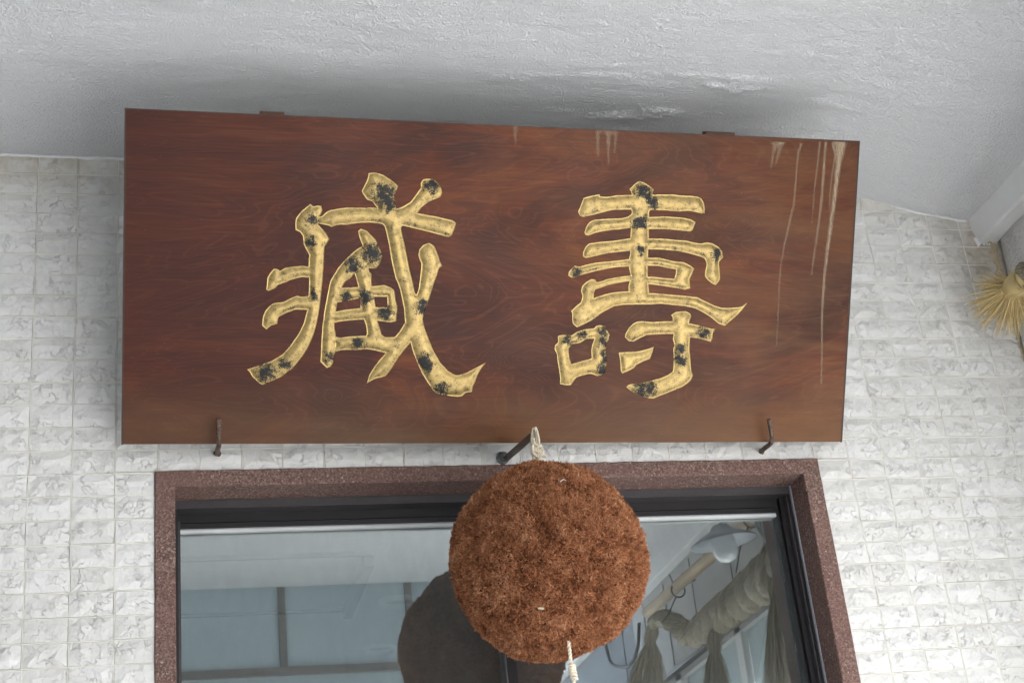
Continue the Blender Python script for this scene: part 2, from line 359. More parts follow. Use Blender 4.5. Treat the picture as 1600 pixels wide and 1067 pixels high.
for r in range(len(rows)-1):
    zt,zb=rows[r],rows[r+1]; h=zt-zb-.0040
    for ccol in range(-34,28):
        x0=ccol*.1+.003; x1=x0+.0962
        x1=min(x1,XR-.003+.04)
        a,b2=x0,x1; zt2,zb2=zt-.002,zb+.002
        if zb<OZ-.001 and x1>OX0 and x0<OX1:
            if zt>OZ+.004: zb2=OZ+.001
            elif x0<OX0-.012: b2=OX0-.001
            elif x1>OX1+.012: a=OX1+.001
            else: continue
        cx,cz=(a+b2)/2,(zt2+zb2)/2; sx,sz=(b2-a)/.0962,(zt2-zb2)/.0550
        if sx<.08 or sz<.08: continue
        corners=[w2c((xx,-.006,zz)) for xx in(a+.004,b2-.004) for zz in (zb2+.004,zt2-.004)]
        vis=sum(1 for q in corners if -5<q[0]<1605 and -5<q[1]<1072 and not in_tri_board(*q))
        zc=3.79 if cx<2.2 else 3.79-(cx-2.2)*.27
        if cz>zc: vis=0
        (cand if vis else rest).append((vis*sx*sz,cx,cz,sx,sz))
cand.sort(reverse=True); rest+=cand[298:]; cand=cand[:298]
for k,(q,cx,cz,sx,sz) in enumerate(cand):
    ob=bpy.data.objects.new('tile',variants[rng.integers(14)]); C.objects.link(ob); ob.parent=wall
    fl=-1 if rng.random()<.5 else 1
    ob.location=(cx+rng.uniform(-.0006,.0006),rng.uniform(-.0009,.0006),cz+rng.uniform(-.0005,.0005)); ob.scale=(sx,1,sz)
    ob.rotation_euler=(rng.uniform(-.012,.012),rng.uniform(-.004,.004),rng.uniform(-.010,.010))
TV=[tile_vf(.0962,.0550,s) for s in range(14)]; mb=MB()
for q,cx,cz,sx,sz in rest:
    V_,F_2=TV[rng.integers(14)]; mb.add([(x*sx+cx,y,z_*sz+cz) for x,y,z_ in V_],F_2)
link('tile_field',mb.mesh('tile_field'),M_TILE,wall,kind='stuff')
mb=MB()
def bead(p0,p1,hor,k):
    n=max(2,int((Vector(p1)-Vector(p0)).length/.012)); V=[];F=[]
    for q in range(n+1):
        p=Vector(p0).lerp(Vector(p1),q/n); w_=.0015+.0005*noise.noise(Vector((q*.4,k*3.1,1))); c_=.0009+.0004*noise.noise(Vector((q*.9,k*1.7,5))); h_=-.0046-.0012*noise.noise(Vector((q*.35,k*2.3,9))); o_=.0007*noise.noise(Vector((q*.12,k*4.7,2)))
        for (a,y) in ((-w_,.0016),(-c_,h_+.0006),(c_,h_+.0006),(w_,.0016)):
            V.append((p.x+(0 if hor else a+o_),y,p.z+((a+o_) if hor else 0)))
    for q in range(n):
        for j in range(3):
            a=q*4+j; F.append((a,a+1,a+5,a+4))
    mb.add(V,F)
for k,zz in enumerate(rows[1:]):
    if zz<2.1: break
    if zz>OZ+.003: bead((-.35,0,zz),(XR-.01,0,zz),True,k)
    else: bead((-.35,0,zz),(OX0-.002,0,zz),True,k); bead((OX1+.002,0,zz),(XR-.01,0,zz),True,k+.5)
for k in range(-3,28):
    x=k*.1+.0011; zt_=float(np.interp(x,[0,2.2,2.41,2.573,2.73],[3.79,3.766,3.734,3.677,3.649]))
    for r in range(len(rows)-1):
        zt2,zb2=min(rows[r],zt_),rows[r+1]
        if zb2<2.1 or zt2-zb2<.01: continue
        if OX0-.01<x<OX1+.01:
            if zt2<=OZ+.004: continue
            zb2=max(zb2,OZ)
        bead((x+rng.uniform(-.0006,.0006),0,zt2-.002),(x+rng.uniform(-.0006,.0006),0,zb2+.002),False,k+r*.37)
link('mortar_joint',mb.mesh('mortar_joint',True),M_GROUT,wall,kind='stuff')
# raised flat grout bead in the joints next to the camera is part of the wall mesh; loose mortar in the corner
V=[];F=[];nz_=240
for k in range(nz_):
    zz=3.605-.0058*k; am=math.exp(-k/34)
    w1=.007+.030*am*(.4+1.5*max(0,noise.noise(Vector((zz*31,1,0)))+.3))+.007*noise.noise(Vector((zz*75,3,0)))
    for q in range(9):
        f=q/8; hh=.0035+(.004+.003*am)*(f>.1)*(.6+1.3*noise.noise(Vector((f*5+k*.02,zz*60,2))))+.003*noise.noise(Vector((f*9,zz*170,4)))
        V.append((2.806-w1*(1-f),-max(-.002,hh)-.002*(f>0)-.003,zz))
for k in range(nz_-1):
    for q in range(8): a=k*9+q; F.append((a,a+9,a+10,a+1))
link('corner_mortar',mesh('corner_mortar',V,F,True),M_MORTAR,wall,label='crumbling brown mortar down the inside corner')

# ceiling: dense relief in the visible part, plain slab beyond
PX=[XL,-.6,0,.3,1.5,2.0,2.2,2.41,2.573,2.73,2.86]; PZ=[3.80,3.797,3.794,3.790,3.787,3.780,3.766,3.734,3.677,3.649,3.64]
xs=np.concatenate([np.linspace(XL,-.7,60)[:-1],np.linspace(-.7,2.76,520)]); ys=-np.linspace(-.01,1.15,210)
prof=np.interp(xs,PX,PZ); kk=np.exp(-np.linspace(-2,2,31)**2); kk/=kk.sum(); prof=np.convolve(np.pad(prof,15,mode='edge'),kk,mode='valid')
blist=[(1.511,-.463,.05,.013,.006),(1.525,-.506,.05,.012,.004),(1.79,-.482,.10,.010,.006),(1.894,-.460,.07,.022,.012),(1.86,-.445,.05,.012,.009),(1.702,-.315,.045,.014,.012),(1.65,-.295,.07,.012,.008),(1.72,-.325,.03,.010,.012),
 (1.60,-.28,.07,.012,.008),(2.134,-.402,.035,.016,.010),(2.257,-.64,.05,.014,.008),(2.30,-.60,.05,.02,.004),(2.063,-.639,.05,.016,.007),(1.274,-.434,.05,.012,.006),(1.33,-.455,.08,.008,.004),(2.219,-.525,.03,.012,.005),(2.0,-.60,.10,.01,.004),(1.98,-.25,.07,.012,.004),(1.38,-.30,.06,.01,.004)]
V=np.zeros((len(ys),len(xs),3))
for j,y in enumerate(ys):
    for k in range(0,len(xs)):
        x=xs[k]; p=Vector((x*3.1,y*7,0)); h=.004*noise.noise(p)+.0016*noise.noise(Vector((x*14,y*26,2)))
        for bx,by,sx,sy,ht in blist:
            dx_,dy_=(x-bx)/sx,(y-by)/sy
            if abs(dx_)<2.6 and abs(dy_)<2.6:
                e=dx_*dx_+dy_*dy_+1.5*noise.noise(Vector((x*26,y*50,by*9)))
                if e<2.6: h-=ht*.85*max(0,1-e/2.6)**.8*(.72+.5*noise.noise(Vector((x*45,y*110,5))))
        xc=2.09+(-y-.25)*.475; e_=max(0,x-xc); h-=.022*min(e_/.16,max(0,(2.66-x)/max(.05,2.66-xc-.16)),1.0)*(1 if x<2.66 else 0)
        V[j,k]=(x,y,prof[k]+h)
nx=len(xs); idx=np.arange(len(ys)*nx).reshape(len(ys),nx)
Fq=np.stack([idx[:-1,:-1],idx[:-1,1:],idx[1:,1:],idx[1:,:-1]],-1).reshape(-1,4)
cme=mesh('ceiling',V.reshape(-1,3),Fq,True); ceil=link('ceiling',cme,M_CEIL,kind='structure',label='white textured plaster ceiling of the porch, blistered above the board')
xs2=np.linspace(XL,2.76,60); pr2=np.interp(xs2,PX,PZ); mb=MB()
Vb=[(x,-1.15,z_) for x,z_ in zip(xs2,pr2)]+[(x,-3.63,z_) for x,z_ in zip(xs2,pr2)]
mb.add(Vb,[(k,k+60,k+61,k+1) for k in range(59)]); link('outer_ceiling',mb.mesh('outer_ceiling',True),M_CEIL,ceil)
V,F=box_vf(XL-.2,3.0,-3.72,.3,3.86,4.3); link('roof_slab',mesh('roof_slab',V,F),M_WHITE,kind='structure')
# ragged painted edge where the ceiling coat laps on to the tiles
mb=MB(); pts=[];rs=[]
for x in np.arange(XL,2.735,.006):
    pts.append((x,-.004+rng.uniform(-.001,.001),float(np.interp(x,PX,PZ))-.001+.0018*noise.noise(Vector((x*20,0,3)))+rng.uniform(-.0012,.0006))); rs.append(.0042+.002*noise.noise(Vector((x*33,1,3)))+rng.uniform(0,.0012))
mb.tube(pts,rs,6); link('paint_edge',mb.mesh('paint_edge',True),M_WHITE,ceil)

# beam along the side wall
mb=MB(); n=90; V=[];F=[]
for k in range(n+1):
    y=.003-7.0*(k/n)**1.8; j=[.0025*noise.noise(Vector((y*9,q,1))) for q in range(4)]
    V+=[(2.728+j[0],y,3.70),(2.748+j[1],y,3.578+j[2]),(2.756,y,3.573+j[2]),(2.812,y,3.578+j[3]),(2.90,y,3.70)]
for k in range(n):
    for q in range(4): a=k*5+q; F.append((a,a+1,a+6,a+5))
mb.add(V,F); mb.f.append((4,3,2,1,0)); mb.f.append(tuple(len(mb.v)-5+q for q in range(5)))
beam=link('ceiling_beam',mb.mesh('ceiling_beam'),M_WHITE,kind='structure',label='white painted beam where the ceiling meets the side wall')
mb=MB()
for k in range(16):
    x=2.742+.0045*k; z0=3.577-rng.uniform(0,.010)-(.008 if k<3 else 0); mb.tube([(x,-.006,3.59),(x+rng.uniform(-.002,.002),-.009,z0)],[.005,.002],5)
link('peeling_paint',mb.mesh('peeling_paint'),M_WHITE,beam,kind='stuff')

# side wall: rough stone pier and upper band, plaster band further out, glazed opening under it
side=link('side_wall',None,None,kind='structure',label='side wall of the porch at the right')
def stone(name,y0,y1,z0,z1,mat,amp,seed,x=2.803,n1=26,n2=16,rnd=.02):
    V=[];F=[]
    for j in range(n2+1):
        for k in range(n1+1):
            y=y0+(y1-y0)*k/n1; z_=z0+(z1-z0)*j/n2; e=min(k,n1-k,j,n2-j)
            xx=x-amp*noise.noise(Vector((y*7,z_*7,seed)))-.4*amp*noise.noise(Vector((y*21,z_*21,seed)))+(rnd if e==0 else rnd*.25 if e==1 else 0)
            V.append((xx,y,z_))
    for j in range(n2):
        for k in range(n1): a=j*(n1+1)+k; F.append((a,a+n1+1,a+n1+2,a+1))
    return link(name,mesh(name,V,F,True),mat,side)
stone('stone_block',-.002,-.60,3.36,3.60,M_STONE,.012,1.0,2.806)
stone('stone_block',-.002,-.50,3.145,3.355,M_STONE,.014,4.0,2.800)
for k in range(12): stone('stone_block',-.002,-.50-.04*(k%2),3.14-.26*k-.255,3.14-.26*k,M_STONE,.012,7.0+k,2.803,12,8)
stone('plaster_band',-.605,-3.60,3.147,3.62,M_WALLS,.002,3.0,2.806,60,10,.0)
stone('concrete_band',-3.603,-7.0,3.147,3.9,M_CONCD,.004,3.0,2.806,40,10,.0)
V,F=box_vf(2.83,3.02,-7.0,0,3.10,3.9); link('wall_core',mesh('wall_core',V,F),M_CONC,side)
V,F=box_vf(2.83,3.02,-.56,0,0,3.10); link('pier_core',mesh('pier_core',V,F),M_CONC,side)
mb=MB()                                        # vertical plaster joints
for y in (-.95,-1.35,-1.75,-2.15,-2.65,-3.05,-3.4,-3.8): mb.box(2.801,2.806,y-.0025,y+.0025,3.16,3.56)
link('panel_joint',mb.mesh('panel_joint'),M_SEAL,side)
sw=empty('side_window',(2.83,-2.5,0),'tall frosted side window with pale posts under the plaster band','window')
def relbox(root,name,mat,*a):
    x0,x1,y0,y1,z0,z1=a; L_=root.location; V,F=box_vf(x0-L_.x,x1-L_.x,y0-L_.y,y1-L_.y,z0-L_.z,z1-L_.z); return link(name,mesh(name,V,F),mat,root)
relbox(sw,'head_rail',M_ALU,2.795,2.85,-7,-.55,3.128,3.144)
for y in (-.58,-1.40,-2.26,-3.1,-3.9,-4.58): relbox(sw,'post',M_WHITE,2.83,2.90,y-.035,y+.035,0,3.126)
for y0,y1 in ((-1.36,-.62),(-2.22,-1.44),(-3.06,-2.30),(-3.86,-3.14)): relbox(sw,'pane',M_FROST,2.86,2.866,y0,y1,2.72,3.12)
relbox(sw,'sill_rail',M_ALU,2.85,2.875,-3.86,-.62,2.69,2.718)
V,F=box_vf(-2.1,-1.9,-3.65,-.012,0,3.86); link('left_wall',mesh('left_wall',V,F),M_WALLS,kind='structure')
V,F=box_vf(-1.898,.70,-3.80,-3.685,0,3.02); link('light_block_wall',mesh('light_block_wall',V,F),M_WALLS,kind='structure')  # unseen wall added to block front light and darken the left side
tw=empty('transom_window',(.6,-3.65,3.34),'row of frosted transom panes at the porch entrance, seen only as a reflection','window')
relbox(tw,'rail',M_TRIM,XL,2.298,-3.67,-3.63,3.345,3.385)
for x in (-2.16,-1.53,-.9,-.28,.36,1.018,1.655,2.28): relbox(tw,'mullion',M_TRIM,x-.018,x+.018,-3.67,-3.634,3.387,3.80)
relbox(tw,'rail',M_TRIM,XL,2.298,-3.67,-3.63,3.02,3.06)
relbox(tw,'lower_pane',M_FROST,XL,2.26,-3.655,-3.65,3.062,3.343)
xsb=[-3.4,-2.16,-1.53,-.9,-.28,.36,1.018,1.655,2.28]
for a,b2 in zip(xsb[:-1],xsb[1:]): relbox(tw,'pane',M_FROST,a+.018,b2-.018,-3.655,-3.65,3.387,3.85)

# room behind the glass
mb=MB(); mb.box(-1.5,4.0,4.8,4.9,0,3.1).box(-1.6,-1.5,.2,4.9,0,3.1).box(4.0,4.1,.2,4.9,0,3.1).box(3.0,4.05,.2,.25,0,3.1); link('room_wall',mb.mesh('room_wall'),M_WALLS,kind='structure')
V,F=box_vf(-1.6,4.1,.202,4.9,0.004,.02); link('room_floor',mesh('room_floor',V,F),plain('grey_floor',(.20,.20,.19),.6),kind='structure')
V,F=box_vf(-1.6,4.1,.2,4.9,3.0,3.1); link('room_ceiling',mesh('room_ceiling',V,F),M_WHITE,kind='structure')
hz=empty('ceiling_hatch',(.2,1.25,2.999),'flat rectangular access hatch in the indoor ceiling behind the glass','hatch')
M_DK=plain('dark_trim',(.05,.05,.05),.6)
relbox(hz,'panel',M_WHITE,-.62,1.03,.96,1.54,2.993,2.9985)
for a in ((-.64,1.05,.94,.95),(-.64,1.05,1.55,1.56),(-.64,-.63,.95,1.55)): relbox(hz,'frame',M_DK,*a,2.984,2.9985)
relbox(hz,'frame',M_DK,1.02,1.05,.952,1.548,2.955,2.9985)
for (x,y),lb in zip(((1.20,1.48),(1.22,2.10),(1.99,2.65)),('round recessed ceiling light nearest the hatch, left of the brown ball','round recessed ceiling light farther back, left of the brown ball','round recessed ceiling light seen just below the brown ball')):
    dl=empty('recessed_light',(x,y,2.998),lb,'ceiling light','recessed lights in the indoor ceiling')
    mb=MB(); n=28; 
    ring=[(.050,-.002),(.066,-.002),(.066,-.018),(.058,-.020),(.050,-.002)]
    Vr=[(rad*math.cos(2*math.pi*k/n),rad*math.sin(2*math.pi*k/n),zz) for rad,zz in ring for k in range(n)]
    mb.add(Vr,[(q*n+k,q*n+(k+1)%n,(q+1)*n+(k+1)%n,(q+1)*n+k) for q in range(4) for k in range(n)]); link('trim_ring',mb.mesh('trim_ring',True),M_BEAD,dl)
    mb=MB(); mb.add([(.05*math.cos(2*math.pi*k/n),.05*math.sin(2*math.pi*k/n),-.0035) for k in range(n)],[tuple(range(n))]); link('diffuser',mb.mesh('diffuser'),M_GLOBE,dl)

mb=MB(); mb.box(-.5,16,-18,-14,0,9); link('bounce_wall',mb.mesh('bounce_wall'),plain('pale_render',(.70,.70,.69),.8,0,.06,.5),kind='structure')  # unseen pale wall opposite, added to bounce sunlight into the porch
# ------------------------------------------------------------------ glazed door in its granite-chip surround
door=empty('glazed_door',(1.25,0,0),'dark-framed glass double door in a speckled red-brown surround under the board','door')
def rb(name,mat,*a,bv=None):
    o_=relbox(door,name,mat,*a)
    if bv: bevel(o_,bv)
    return o_
mb=MB(); cx=1.25
def sur(mb,x0,x1,y0,y1,z0,z1): mb.box(x0-cx,x1-cx,y0,y1,z0,z1)
# face band with slightly rounded, wobbly outer edge
V=[];F=[]
path=[(OX0,0),(OX0,OZ),(OX1,OZ),(OX1,0)]; inn=[(IX0,0),(IX0,IZ),(IX1,IZ),(IX1,0)]
N=70; outer=[];inner=[]
for s_ in range(3):
    for k in range(N):
        f=k/N; outer.append((path[s_][0]*(1-f)+path[s_+1][0]*f,path[s_][1]*(1-f)+path[s_+1][1]*f)); inner.append((inn[s_][0]*(1-f)+inn[s_+1][0]*f,inn[s_][1]*(1-f)+inn[s_+1][1]*f))
outer.append(path[3]); inner.append(inn[3])
for (ox,oz),(ix,iz) in zip(outer,inner):
    wo_=.0022*noise.noise(Vector((ox*45,oz*45,1)))+rng.uniform(-.0008,.0008); ddx=(ox-ix); ddz=(oz-iz); L_=math.hypot(ddx,ddz) or 1
    ex,ez=ox+ddx/L_*wo_,oz+ddz/L_*wo_
    V+=[(ex-cx,.004,ez),(ex-cx,-.007,ez),(ex-ddx/L_*.004-cx,-.011,ez-ddz/L_*.004),(ix+ddx/L_*.003-cx,-.011,iz+ddz/L_*.003),(ix-cx,-.008,iz),(ix-cx,.088,iz)]
for k in range(len(outer)-1):
    for q in range(5): a=k*6+q; F.append((a,a+1,a+7,a+6))
link('surround',mesh('surround',V,F),M_SURR,door)
rb('outer_frame',M_ALU2,IX0+.0005,IX1-.0005,.088,.128,IZ-.022,IZ-.0005)
rb('head_rail',M_ALU,IX0+.0005,IX1-.0005,.1285,.170,IZ-.045,IZ-.001)
rb('head_rail',M_ALU,IX0+.012,IX1-.02,.1300,.165,IZ-.0585,IZ-.046)
rb('jamb',M_ALU,IX0+.0005,IX0+.008,.088,.170,0,IZ-.0225)
rb('jamb',M_ALU2,IX0+.0085,IX0+.014,.112,.168,0,IZ-.046)
rb('seal',M_SEAL,IX1-.0045,IX1-.0005,.080,.0875,0,IZ-.001)
rb('jamb',M_ALU,IX1-.010,IX1-.0008,.088,.110,0,IZ-.0225)
rb('jamb',M_ALU2,IX1-.0145,IX1-.0105,.092,.170,0,IZ-.0225)
rb('jamb',M_ALU,IX1-.0265,IX1-.0150,.112,.170,0,IZ-.0225)
rb('jamb',M_ALU,IX1-.033,IX1-.0270,.128,.165,0,IZ-.046)
rb('glazing_strip',M_SEAL,IX0+.014,IX1-.033,.1335,.1365,IZ-.0620,IZ-.0590)
rb('glazing_strip',M_STRIP,IX0+.014,IX1-.033,.1335,.146,IZ-.0690,IZ-.0622)
rb('stile',M_ALU,1.2405,1.2640,.118,.160,0,IZ-.0710)
rb('stile_edge',M_BOLT,1.2375,1.2403,.120,.150,0,IZ-.0710)
rb('pane',M_GLASS,IX0+.014,1.2403,.150,.154,.1,IZ-.0590)
rb('pane',M_GLASS,1.2645,IX1-.033,.150,.154,.1,IZ-.0590)
rb('bottom_rail',M_ALU,IX0+.014,IX1-.033,.125,.165,0.0,.099)

